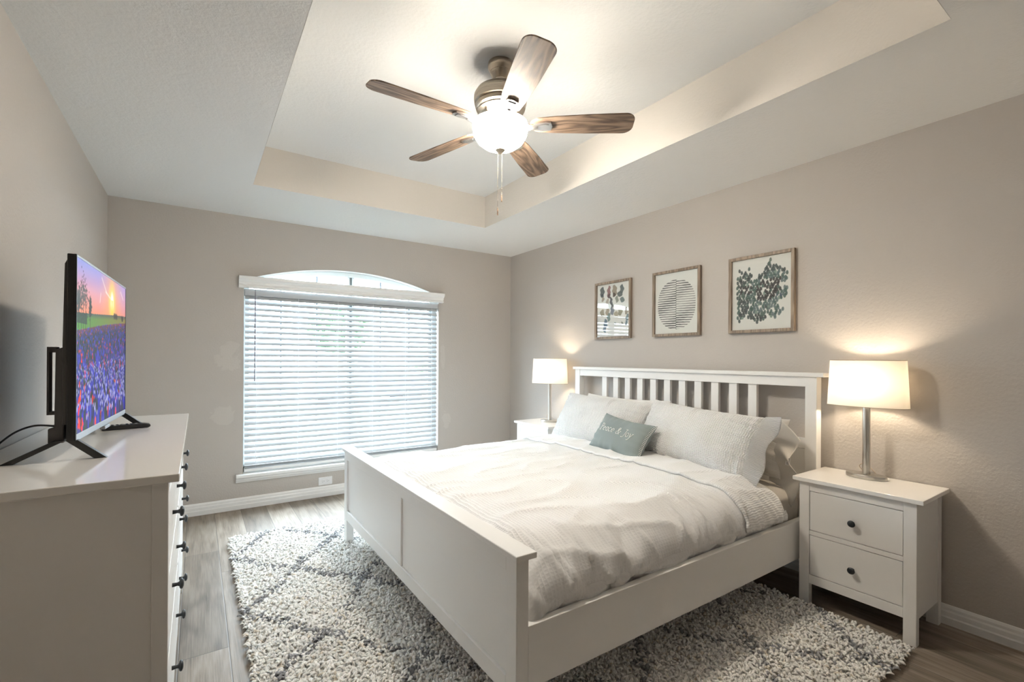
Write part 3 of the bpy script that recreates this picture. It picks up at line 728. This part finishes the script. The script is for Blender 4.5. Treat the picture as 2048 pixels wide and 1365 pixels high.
# ------------------------------------------------------------------ shag rug
rug = thing('shag_rug', 'cream shaggy rug with thin charcoal trellis lines under the bed', 'rug', (-1.6, -2.3, 0))
RX0, RX1, RY0, RY1 = -2.815, -.432, -3.79, -.76
MB().box(RX0, RX1, RY0, RY1, .001, .017).build('backing', M['rugback'], rug)
step = .0130
gx, gy = np.meshgrid(np.arange(RX0, RX1, step), np.arange(RY0, RY1, step), indexing='ij'); gx = gx.ravel(); gy = gy.ravel()
gx = gx + rng.uniform(-.5, .5, gx.size) * step; gy = gy + rng.uniform(-.5, .5, gy.size) * step
N_ = gx.size
az = rng.uniform(0, 2 * PI, N_); ht = rng.uniform(.012, .024, N_); reach = rng.uniform(.016, .036, N_)
# tufts on the border splay outwards
for (dist, ang) in ((gx - RX0, PI), (RX1 - gx, 0.), (gy - RY0, -PI / 2), (RY1 - gy, PI / 2)):
    k = dist < .02; az = np.where(k, ang + rng.normal(0, .7, N_), az)
wob = .003 * np.sin(gx * 9 + gy * 4) + rng.normal(0, .006, N_)
gyw = gy + .030 * np.sin(gx * 7 + gy * 3) + .018 * np.sin(gy * 15 - gx * 6)
P1 = (gyw - 1.27 * gx - .95 + .768 * 20) % .768; P2 = (gyw + 1.22 * gx + 4.585 + .765 * 20) % .765
d1 = np.minimum(P1, .768 - P1) / math.hypot(1, 1.27); d2 = np.minimum(P2, .765 - P2) / math.hypot(1, 1.22)
dark = (np.minimum(d1, d2) + wob) < .013
base = np.where(dark[:, None], np.array([.37, .37, .38]), np.array([.93, .91, .875]))
base = base * rng.uniform(.90, 1.05, (N_, 1)) * (1 + rng.normal(0, .006, (N_, 3)))
base = np.where((rng.random(N_) < .05)[:, None] & ~dark[:, None], base * np.array([.86, .80, .72]), base)
dirx, diry = np.cos(az), np.sin(az)
ring_t = np.array([0., .45, .8, 1.]); ring_h = np.array([.0, .62, .95, 1.0]); ring_o = np.array([0., .25, .65, 1.0]); ring_r = np.array([.0062, .0082, .0074, .0030])
NS4 = 4; V = np.zeros((N_, 4, NS4, 3), np.float32); curl = rng.normal(0, .008, N_)
for k in range(4):
    cx_ = gx + dirx * reach * ring_o[k] - diry * curl * ring_t[k] ** 2; cy_ = gy + diry * reach * ring_o[k] + dirx * curl * ring_t[k] ** 2
    cz_ = .009 + ht * ring_h[k] - (.006 * (k == 3)) * (reach > .018)
    for q in range(NS4):
        a = 2 * PI * q / NS4; rk = ring_r[k]
        up = ring_t[k] ** .5                                  # rings stand flat at the root and turn upright as the tuft falls over
        V[:, k, q, 0] = cx_ + rk * (np.cos(a) * -diry + np.sin(a) * dirx * (1 - up)); V[:, k, q, 1] = cy_ + rk * (np.cos(a) * dirx + np.sin(a) * diry * (1 - up))
        V[:, k, q, 2] = cz_ + rk * .8 * np.sin(a) * up
idx = np.arange(N_ * 4 * NS4, dtype=np.int32).reshape(N_, 4, NS4); Fc = []
for k in range(3):
    for q in range(NS4): Fc.append(np.stack([idx[:, k, q], idx[:, k, (q + 1) % NS4], idx[:, k + 1, (q + 1) % NS4], idx[:, k + 1, q]], -1))
Fc.append(np.stack([idx[:, 3, q] for q in range(NS4)], -1))
pl = np_obj('pile', V.reshape(-1, 3), np.concatenate(Fc), M['pile'], rug, off=(-1.6, -2.3, 0), smooth=True, col=np.repeat(base, 4 * NS4, axis=0))
pl['kind'] = 'stuff'

# ------------------------------------------------------------------ framed prints
def paper(fn, w, h, nx_=150, ny_=180):
    xs = np.linspace(0, 1, nx_); ys = np.linspace(0, 1, ny_); X, Y = np.meshgrid(xs, ys, indexing='ij'); return X, Y, fn(X, Y)
PAPER = np.array(srgb(240, 237, 233))
def lay(c, mask, col):
    m_ = np.clip(mask, 0, 1)[..., None]; return c * (1 - m_) + np.array(col) * m_
def ell_mask(X, Y, x, y, rx, ry, soft=.12, rot=0., egg=0.):
    dx, dy = X - x, Y - y; c_, s_ = math.cos(rot), math.sin(rot); u, v = dx * c_ + dy * s_, -dx * s_ + dy * c_
    d = (u / (rx * (1 + egg * v / ry))) ** 2 + (v / ry) ** 2; return np.clip((1 - d) / soft, 0, 1)
def print_petals(X, Y):
    c = np.tile(PAPER, X.shape + (1,)); A = [
        (.16, .87, .075, .10, (82, 88, 92)), (.165, .79, .055, .04, (78, 84, 88)), (.37, .86, .055, .115, (150, 105, 108)), (.38, .77, .05, .05, (105, 80, 84)), (.55, .86, .075, .115, (160, 146, 130)), (.53, .78, .05, .045, (92, 80, 76)),
        (.77, .87, .06, .09, (96, 106, 108)), (.71, .78, .085, .055, (98, 108, 110)), (.18, .72, .045, .05, (176, 158, 145)), (.33, .66, .05, .07, (186, 172, 158)), (.44, .67, .04, .09, (84, 82, 86)), (.47, .56, .035, .10, (92, 92, 96)), (.62, .69, .05, .07, (150, 152, 142)), (.78, .67, .07, .055, (112, 128, 128)),
        (.16, .46, .07, .075, (158, 148, 128)), (.33, .47, .06, .085, (166, 150, 130)), (.48, .47, .06, .07, (120, 126, 142)), (.60, .42, .07, .05, (178, 166, 146)), (.72, .45, .07, .075, (148, 142, 120)), (.90, .46, .055, .075, (160, 148, 130)),
        (.37, .37, .055, .09, (118, 140, 136)), (.27, .25, .06, .10, (112, 132, 150)), (.24, .15, .05, .08, (106, 122, 142)), (.93, .34, .045, .07, (106, 128, 136)), (.90, .24, .035, .05, (110, 130, 140)), (.56, .24, .03, .03, (150, 156, 156)), (.78, .24, .03, .03, (150, 150, 140))]
    for i, (x, y, rx, ry, cc) in enumerate(A): c = lay(c, ell_mask(X, Y, x + .012 * np.sin(Y * 60 + i), y, rx, ry, .25, .15 * math.sin(i * 2.1)) * .92, srgb(*cc))
    return c
def print_lines(X, Y):
    c = np.tile(PAPER, X.shape + (1,)); x = (X - .5) / .44; y = (Y - .475) / .405; inside = np.abs(x) ** 2.2 + np.abs(y) ** 2.2 < 1
    right = X > .5; nL = 27; wav = .0011 * np.sin(X * 40 + np.floor(Y * nL) * 3.1)
    ph = ((Y + wav - np.where(right, .016 + (X - .5) * -.03, (X - .5) * -.012)) * nL) % 1
    th = .50 + .10 * np.sin(X * 9 + np.floor(Y * nL) * 5.7)
    line = np.clip((th / 2 - np.abs(ph - .5)) * 9, 0, 1) * inside
    dk = np.where(right, .82 + .18 * np.sin(Y * 9), .95)
    c = lay(c, line * dk, srgb(66, 67, 70)); c = lay(c, np.clip((.004 - np.abs(X - .5)) * 500, 0, 1) * inside, srgb(60, 61, 64)); return c
def print_dots(X, Y):
    c = np.tile(PAPER, X.shape + (1,)); r = random.Random(5)
    def inside(x, y):
        if not (.08 < x < .93 and .09 < y < .95): return False
        top = .80 + .03 * math.sin(x * 30) if x < .36 else (.70 if x < .42 else .70 + .95 * (x - .42) if x < .64 else .90 - .35 * (x - .64))
        bot = .16 if x < .4 else (.12 if x < .6 else .17 + .25 * max(0, x - .72))
        if x > .82 and (y < .40 or .55 < y < .62): return False
        return bot < y < top
    pts = []
    for row in range(24):
        for k in range(18):
            x = .10 + k * .048 + (row % 2) * .024 + r.uniform(-.010, .010); y = .10 + row * .036 + r.uniform(-.010, .010)
            if inside(x, y) and r.random() < .90: pts.append((x, y))
    pts += [(.13, .85), (.17, .82), (.30, .86), (.66, .945), (.645, .90), (.90, .68), (.89, .55), (.905, .51), (.82, .225), (.86, .26), (.74, .16), (.13, .13), (.44, .105)]
    for x, y in pts:
        n1 = mnoise.noise(Vector((x * 4.2, y * 4.2, 2.))); n2 = mnoise.noise(Vector((x * 3, y * 3, 8.)))
        darkzone = (.42 < x < .84 and .40 < y < .70 and abs((y - .42) - (x - .42) * .7) < .18) or (.12 < x < .34 and .5 < y < .64 and n1 > -.1)
        col = (58, 56, 58) if darkzone and r.random() < .85 else r.choice([(84, 108, 102), (70, 94, 90), (92, 112, 114), (108, 124, 126)]) if n2 > -.1 else r.choice([(72, 82, 84), (84, 104, 98), (62, 70, 72)])
        if r.random() < .05: col = (132, 152, 142)
        if .75 < x < .86 and .42 < y < .48: col = (74, 90, 108)
        c = lay(c, ell_mask(X, Y, x, y, .023, .031, .3, r.uniform(-.35, .35), -.15) * .93, srgb(*col))
    return c
def framed(name, label, yc, fn, w=.422, h=.505, zc=1.704):
    f = thing(name, label, 'picture', (0, yc, zc), 0, 'framed prints above the headboard')
    fw = .020; x0, x1 = -.028, -.004; mb = MB()
    mb.box(x0, x1, yc - w / 2, yc - w / 2 + fw, zc - h / 2, zc + h / 2); mb.box(x0, x1, yc + w / 2 - fw, yc + w / 2, zc - h / 2, zc + h / 2)
    mb.box(x0, x1, yc - w / 2 + fw, yc + w / 2 - fw, zc - h / 2, zc - h / 2 + fw); mb.box(x0, x1, yc - w / 2 + fw, yc + w / 2 - fw, zc + h / 2 - fw, zc + h / 2)
    mb.build('frame', M['oak_frame'], f, bevel=.0015)
    nx_, ny_ = 170, 200; X, Y = np.meshgrid(np.linspace(0, 1, nx_), np.linspace(0, 1, ny_), indexing='ij'); c = fn(X, Y)
    pw, ph_ = w - 2 * fw, h - 2 * fw
    V = np.stack([np.full(X.shape, -.012), yc + pw / 2 - X * pw, zc - ph_ / 2 + Y * ph_], -1).reshape(-1, 3)
    np_obj('art_print', V, grid_faces(nx_, ny_), M['paint_attr'], f, off=(0, yc, zc), smooth=False, col=c.reshape(-1, 3))
    MB().box(-.0185, -.0170, yc - w / 2 + fw, yc + w / 2 - fw, zc - h / 2 + fw, zc + h / 2 - fw).build('glass', M['pic_glass'], f)
    MB().box(-.0095, -.0005, yc - w / 2 + .006, yc + w / 2 - .006, zc - h / 2 + .006, zc + h / 2 - .006).build('backing_board', M['gap'], f)
framed('framed_print', 'framed print of muted watercolour petals, nearest the window', -1.625, print_petals)
framed('framed_print', 'framed print of a circle of dark brush lines, middle of three', -2.272, print_lines)
framed('framed_print', 'framed print of clustered green and charcoal dots, nearest the camera', -2.912, print_dots)

# ------------------------------------------------------------------ table lamps
def oval(mb, prof, A, B): return mb.lathe([(r, z) for r, z in prof], 64, B, A)
def table_lamp(label, loc, rot):
    L = thing('table_lamp', label, 'table lamp', (0, 0, 0), 0, 'matching bedside lamps', local=True)
    oval(MB(), [(0, 0), (.97, 0), (1, .002), (1, .018), (.98, .020), (0, .020)], .090, .052).build('base', M['brushed'], L, smooth=40)
    MB().lathe([(0, .0205), (.0175, .0205), (.0175, .46), (.0, .46)], 32).build('pole', M['brushed'], L, smooth=40)
    mb = MB(); A0, B0, A1, B1 = .178, .090, .166, .084; n = 72
    def ring(A, B, z, ins): return [((B - ins) * math.copysign(abs(math.cos(a)) ** .85, math.cos(a)), (A - ins) * math.copysign(abs(math.sin(a)) ** .85, math.sin(a)), z) for a in np.linspace(0, 2 * PI, n, endpoint=False)]
    vs = ring(A0, B0, .375, 0) + ring(A1, B1, .615, 0)
    mb.add(vs, [(k, (k + 1) % n, n + (k + 1) % n, n + k) for k in range(n)])
    sh = mb.build('lamp_shade', M['shade'], L, smooth=60)
    for (A, B, z) in ((A0, B0, .375), (A1, B1, .615)):
        p = ring(A, B, z, 0); MB().tube(p + [p[0]], .0016, 5, False).build('shade_rim', M['nickel_fan'], sh)
    mb = MB()
    for a in (0, PI): mb.tube([(0, 0, .60), (.083 * math.cos(a), 0, .613)], .002, 6)
    for a in (1, -1): mb.tube([(0, 0, .60), (0, .165 * a, .613)], .002, 6)
    mb.tube([(.034, 0, .46), (.036, 0, .56), (0, 0, .60)], .0018, 6); mb.tube([(-.034, 0, .46), (-.036, 0, .56), (0, 0, .60)], .0018, 6); mb.tube([(-.034, 0, .46), (.034, 0, .46)], .002, 6); mb.build('shade_fitter', M['brushed'], L)
    MB().lathe([(0, .462), (.013, .463), (.018, .475), (.028, .490), (.030, .505), (.024, .522), (.012, .531), (0, .533)], 16).build('bulb', BULB, L, smooth=60)
    pts = catmull([(.048, .02, .012), (.056, .05, .045), (.062, .03, .062), (.066, 0, .04), (.064, -.03, .006)], 6)
    MB().tube([(x_, y_, z_) for x_, y_, z_ in pts], .0022, 6).build('cord', M['clearcord'], L, smooth=60)
    L.location = loc; L.rotation_euler = (0, 0, rot); return L
gB = G('lit_bulb'); gB.set(Base_Color=(1., .9, .7), Emission_Color=(1., .82, .60), Emission_Strength=BULB_E); BULB = gB.m
lp1 = table_lamp('lit table lamp with cream oval shade on the nearer nightstand', (-.112, -3.522, .660), 0)
lp2 = copy_tree(lp1); lp2['label'] = 'lit table lamp with white shade on the far corner nightstand'; lp2.location = (-.180, -.962, .660); lp2.rotation_euler = (0, 0, math.radians(32))

# ------------------------------------------------------------------ ceiling fan
FCX, FCY = -1.776, -2.55
fan = thing('ceiling_fan', 'five-blade ceiling fan with weathered wood blades and lit glass bowl', 'ceiling fan', (FCX, FCY, HT), 0, None, local=True)
def fz(z): return z - HT
def flathe(prof, name, mat, n=48, parent=None): return MB().lathe([(r, fz(z)) for r, z in prof], n).build(name, mat, parent or fan, off=(0, 0, 0), smooth=35)
flathe([(0, 2.737), (.062, 2.737), (.064, 2.728), (.064, 2.714), (.060, 2.708), (.038, 2.660), (.033, 2.656), (.034, 2.644), (.031, 2.638), (0, 2.638)], 'canopy', M['nickel_fan'])
flathe([(0, 2.70), (.0135, 2.70), (.0135, 2.585), (0, 2.585)], 'downrod', M['nickel_fan'], 20)
flathe([(0, 2.612), (.050, 2.612), (.095, 2.606), (.118, 2.596), (.128, 2.580), (.129, 2.577), (.131, 2.574), (.132, 2.556), (.129, 2.536), (.121, 2.530), (.126, 2.524), (.122, 2.510), (.111, 2.503), (.114, 2.496), (.098, 2.484), (.085, 2.462), (.060, 2.455), (0, 2.455)], 'motor_housing', M['nickel_fan'], 56)
flathe([(0, 2.456), (.056, 2.456), (.058, 2.446), (.060, 2.437), (.1305, 2.432), (.1305, 2.428), (0, 2.429)], 'fitter_with_light_baffle', M['nickel_fan'])  # fitter collar plus a wide pan added to block the bowl's upward light
bw = [(.1345, 2.437), (.1358, 2.425), (.136, 2.405), (.130, 2.380), (.113, 2.352), (.085, 2.330), (.050, 2.317), (.018, 2.313)]
flathe(bw, 'glass_bowl', M['bowl'], 56)
flathe([(0, 2.318), (.024, 2.317), (.025, 2.308), (.019, 2.302), (.014, 2.296), (.006, 2.290), (0, 2.289)], 'finial', M['nickel_fan'], 28)
for (dx, dy, z1) in ((-.0105, .004, 1.985), (.0065, -.006, 2.052)):
    mb = MB(); z = 2.300
    while z > z1 + .038:
        mb.lathe([(0, .0022), (.0016, .0015), (.0022, 0), (.0016, -.0015), (0, -.0022)], 6, c=(dx, dy, fz(z))); z -= .0052
    mb.tube([(dx, dy, fz(2.30)), (dx, dy, fz(z1 + .036))], .0006, 4)
    pc = mb.build('pull_chain', M['chain'], fan, off=(0, 0, 0))
    MB().tube([(dx, dy, fz(z1 + .038)), (dx, dy, fz(z1 + .034)), (dx, dy, fz(z1))], [.0016, .0036, .0036], 10).build('chain_fob', M['blade'], pc, off=(0, 0, 0), smooth=40)
# one blade along local +x, pitched, then copied round
BZ = fz(2.430)
def blade_outline():
    p = []; r0_, r1_ = .150, .655
    top = [(r0_ + .006, .030), (r0_ + .035, .048), (.27, .058), (.42, .065), (.60, .069)] + [(.607 + .048 * math.sin(a), .021 + .048 * math.cos(a)) for a in np.linspace(.12, 1.45, 8)]
    return top + [(x_, -y_) for x_, y_ in top[::-1]] + [(r0_, -.018), (r0_, .018)]
bo = blade_outline(); pitch = math.radians(-12)
first_b = None
for k in range(5):
    a = math.radians(179.0 + 72 * k)
    if first_b is None:
        mb = MB(); n = len(bo); vs = [(x_, y_, .003) for x_, y_ in bo] + [(x_, y_, -.003) for x_, y_ in bo]
        mb.add(vs, [tuple(range(n)), tuple(range(n, 2 * n))[::-1]] + [(i, (i + 1) % n, n + (i + 1) % n, n + i) for i in range(n)])
        b = mb.build('blade', M['blade'], fan, off=(0, 0, 0), bevel=.0015)
        mb = MB()                                            # cast bracket: neck from the hub and a shield plate under the blade root
        mb.prism([(.165, -.020), (.225, -.030), (.250, -.026), (.258, 0), (.250, .026), (.225, .030), (.165, .020)], 'z', -.012, -.0035)
        mb.prism([(.180, -.013), (.222, -.021), (.240, -.018), (.240, .018), (.222, .021), (.180, .013)], 'z', -.016, -.011)
        mb.tube([(.082, 0, .046), (.105, 0, .030), (.125, 0, -.004), (.150, 0, -.014), (.185, 0, -.010)], [.013, .013, .014, .016, .012], 10)
        br = mb.build('blade_bracket', M['steel'], b, off=(0, 0, 0), smooth=35)
        first_b, first_br = b, br
    else:
        b = first_b.copy(); COL.objects.link(b); br = first_br.copy(); COL.objects.link(br); br.parent = b
    b.location = (0, 0, BZ); b.rotation_euler = (Matrix.Rotation(a, 3, 'Z') @ Matrix.Rotation(pitch, 3, 'X')).to_euler()
for a in (20, 140, 260):
    d = bpy.data.lights.new('fan_bulb', 'POINT'); d.energy = FAN_W / 3; d.color = WARM; d.shadow_soft_size = .04
    lo = bpy.data.objects.new('fan_bulb', d); link(lo); lo.parent = fan; lo.location = (.078 * math.cos(math.radians(a)), .078 * math.sin(math.radians(a)), fz(2.395))

# ------------------------------------------------------------------ television
tv = thing('television', 'flat television on the dresser showing a bluebonnet field at sunset', 'television', (-3.3015, -2.20, .960), math.radians(-2.5), None, local=True)
TW, TZ0, TZ1 = .812, .056, .622                               # width, bottom and top above the dresser
h2 = TW / 2
MB().box(-.022, -.004, -h2, h2, TZ0, TZ1).build('rear_shell', M['black'], tv, bevel=.003)
mb = MB(); bz = .007; bb = .020
mb.box(-.006, .0, -h2, -h2 + bz, TZ0, TZ1); mb.box(-.006, .0, h2 - bz, h2, TZ0, TZ1); mb.mat(1).box(-.006, .0, -h2 + bz, h2 - bz, TZ1 - bz, TZ1); mb.box(-.006, .0, -h2 + bz, h2 - bz, TZ0, TZ0 + bb)
mb.build('bezel', [M['black'], M['silver']], tv, bevel=.001)
MB().prism([(-.022, TZ0 + .05), (-.022, TZ1 - .012), (-.030, TZ1 - .03), (-.034, TZ0 + .30), (-.034, TZ0 + .05)], 'y', -h2 + .012, h2 - .012).build('back_cover', M['tvcase'], tv, bevel=.003)
MB().prism([(-.030, TZ0 - .004), (-.030, TZ0 + .285), (-.050, TZ0 + .278), (-.052, TZ0 + .045), (-.066, TZ0 + .04), (-.066, TZ0 - .004)], 'y', -h2 + .016, h2 - .016).build('electronics_housing', M['tvcase'], tv, bevel=.003)
mb = MB(); mb.box(-.072, -.066, -h2 + .03, -h2 + .06, TZ0 + .08, TZ0 + .285); mb.box(-.066, -.050, -h2 + .03, -h2 + .06, TZ0 + .268, TZ0 + .285); mb.box(-.066, -.050, -h2 + .03, -h2 + .06, TZ0 + .08, TZ0 + .09)
mb.build('mount_rail', M['tvcase'], tv, bevel=.001)
MB().box(-.01, .006, -.04, .04, TZ0 - .012, TZ0).build('sensor_bump', M['silver'], tv, bevel=.002)
for yy in (-.395, .395):
    mb = MB()
    for (x1_, sgn) in ((-.165, -1), (.072, 1)):
        a_ = (-.040 if sgn < 0 else -.012)
        mb.add([(a_ - .012, yy - .010, TZ0 + .004), (a_ + .016, yy - .010, TZ0 + .004), (x1_ + (.030 if sgn < 0 else .0), yy - .009, .0005), (x1_ - (.0 if sgn < 0 else .030), yy - .009, .0005),
                (a_ - .012, yy + .010, TZ0 + .004), (a_ + .016, yy + .010, TZ0 + .004), (x1_ + (.030 if sgn < 0 else .0), yy + .009, .0005), (x1_ - (.0 if sgn < 0 else .030), yy + .009, .0005)],
               [(0, 1, 2, 3), (4, 7, 6, 5), (0, 4, 5, 1), (1, 5, 6, 2), (2, 6, 7, 3), (3, 7, 4, 0)])
    mb.build('foot', M['black'], tv, bevel=.001)
pts = catmull([(-.052, -.36, .10), (-.10, -.36, .105), (-.15, -.33, .085), (-.20, -.28, .045), (-.235, -.22, .012)], 8)
MB().tube(pts, .003, 8).build('power_cable', M['cable'], tv, smooth=60)
# the picture on the screen: vertex colours on a fine grid, painted back to front
def paint_screen(nx_=330, ny_=260):
    X, Y = np.meshgrid(np.linspace(0, 1, nx_), np.linspace(0, 1, ny_), indexing='ij'); asp = 1.75
    def cc(*a): return np.array(srgb(*a))
    t_ = np.clip((Y - .70) / .30, 0, 1)[..., None]
    c = cc(240, 150, 110) * (1 - t_) + cc(196, 170, 214) * t_; c = lay(c, np.clip((Y - .84) / .2, 0, 1) * np.clip(1.1 - X, 0, 1), cc(150, 168, 226))
    d = np.hypot((X - .645) * asp, (Y - .845)); c = lay(c, np.clip(1 - d / .50, 0, 1) ** 1.3 * .8, cc(255, 186, 92)); c = lay(c, np.clip(1 - d / .17, 0, 1) ** .9, cc(255, 236, 120)); c = lay(c, np.clip(1 - d / .08, 0, 1) * 1.6, (1., 1., .92))
    col_ = np.clip(1 - np.abs((X - .645) * asp) / (.03 + .35 * np.clip(Y - .72, 0, 1)), 0, 1) * (Y < .85); c = lay(c, col_ * .85, cc(255, 214, 40))
    for (x0, y0, x1_, y1_) in ((.42, .97, .52, .885), (.40, .86, .385, .80), (.5, .89, .60, .86), (.86, .95, .93, .90)):
        px_, py_ = x1_ - x0, y1_ - y0; q = np.clip(((X - x0) * px_ + (Y - y0) * py_) / (px_ ** 2 + py_ ** 2), 0, 1); dd = np.hypot((X - x0 - q * px_) * asp, Y - y0 - q * py_); c = lay(c, np.clip(1 - dd / .012, 0, 1) * .7, cc(255, 238, 226))
    hor = .69 + .055 * np.clip(X, 0, 1) - .012 * np.cos(X * 3.2) + .012
    bound = .585 + .16 * X - .03 * X * X
    hill = Y < hor
    c = np.where(hill[..., None], cc(86, 150, 44) * (1 - X[..., None]) + cc(140, 126, 60) * X[..., None], c)
    c = lay(c, hill * np.clip((Y - hor + .035) / .03, 0, 1) * .7, cc(66, 58, 88)); c = lay(c, hill * ((X < .16) & (Y > .63)) * .85, cc(22, 52, 18))
    r = np.random.default_rng(3)
    for (x0, w_, y0, h_) in ((.10, .085, .80, .105), (.03, .04, .76, .07), (.21, .028, .745, .06)):
        for _ in range(230):
            px_, py_ = x0 + r.normal(0, w_ / 2.6), y0 + r.normal(0, h_ / 2.2); c = lay(c, ell_mask(X, Y, px_, py_, .006, .008, .6) * .75, cc(48, 42, 34))
    for x0 in (.03, .07, .10, .135, .21): c = lay(c, np.clip(1 - np.abs(X - x0) / .006, 0, 1) * ((Y > .60) & (Y < .80)) * .9, cc(50, 40, 40))
    for x0 in (.70, .73, .76, .90, .92): c = lay(c, ell_mask(X, Y, x0, .742, .018, .028, .5), cc(44, 38, 24))
    field = Y < bound
    c = np.where(field[..., None], cc(52, 64, 70), c); c = lay(c, field * np.clip((Y - bound + .06) / .06, 0, 1) * .6, cc(176, 96, 110))
    pal = [(40, 42, 150), (54, 52, 180), (70, 70, 198), (28, 30, 104), (96, 96, 216)]
    ys = np.sort(r.random(3400) ** .62)[::-1] * .70
    for y in ys:
        x = r.random(); yb = .585 + .16 * x - .03 * x * x
        if y > yb: continue
        dep = 1 - y / yb; s_ = .004 + .026 * dep ** 1.4; k = r.random()
        i0, i1 = int(max(0, (x - s_ * 2) * nx_)), int(min(nx_, (x + s_ * 2) * nx_ + 2)); j0, j1 = int(max(0, (y - s_ * 5) * ny_)), int(min(ny_, (y + s_ * 5) * ny_ + 2))
        sx, sy, sub = X[i0:i1, j0:j1], Y[i0:i1, j0:j1], c[i0:i1, j0:j1]
        if sub.size == 0: continue
        if k < .60:
            cl = pal[r.integers(5)]; sub = lay(sub, ell_mask(sx, sy, x, y, s_ * .62, s_ * 2.6, .5), cc(*cl))
            if dep > .4 and k < .30: sub = lay(sub, ell_mask(sx, sy, x, y + s_ * 2.1, s_ * .32, s_ * .7, .6) * .85, cc(206, 204, 238))
        elif k < .69: sub = lay(sub, ell_mask(sx, sy, x, y, s_ * .6, s_ * 1.5, .5), cc(*[(236, 96, 70), (240, 120, 60), (228, 60, 50)][r.integers(3)]))
        else: sub = lay(sub, ell_mask(sx, sy, x, y, s_ * .55, s_ * 2., .6), cc(*[(30, 58, 22), (58, 92, 40), (18, 34, 26)][r.integers(3)]))
        c[i0:i1, j0:j1] = sub
    for (x, y, s_) in ((.05, .15, .03), (.055, .05, .03), (.09, .04, .022), (.26, .18, .018), (.08, .42, .012), (.85, .38, .012), (.6, .52, .010), (.13, .33, .012)):
        for _ in range(9): c = lay(c, ell_mask(X, Y, x + r.normal(0, s_ * .35), y + r.normal(0, s_ * .9), s_ * .35, s_ * .6, .5), cc(244, 62, 40))
    lum = c.mean(-1, keepdims=True); c = np.clip(lum + (c - lum) * 1.08, 0, 4); c = np.where(c < 1, np.clip(c, 0, 1) ** np.where(field, 1.45, 1.15)[..., None], c)
    return X, Y, c
X, Y, c = paint_screen()
sw, sz0, sz1 = TW - 2 * .007, TZ0 + .020, TZ1 - .007
V = np.stack([np.full(X.shape, -.0015), -sw / 2 + X * sw, sz0 + Y * (sz1 - sz0)], -1).reshape(-1, 3)
np_obj('screen', V, grid_faces(*X.shape), M['screen'], tv, smooth=False, col=c.reshape(-1, 3))

# remote control
rm = thing('remote_control', 'black remote control lying on the dresser beside the television', 'remote control', (-3.270, -1.900, .960), math.radians(10), None, local=True)
MB().prism([(-.082, .004), (-.078, 0), (.074, .002), (.082, .006), (.080, .016), (.06, .020), (-.076, .018), (-.082, .014)], 'y', -.021, .021).build('body', M['black'], rm, bevel=.003)
for i in range(8):
    for j in (-1, 0, 1):
        MB().box(-.066 + i * .016, -.058 + i * .016, j * .012 - .004, j * .012 + .004, .0178, .0208).build('button', M['carpaint'] if i % 3 else M['silver'], rm)

for o in list(bpy.data.objects):
    if '_local' in o.keys(): del o['_local']
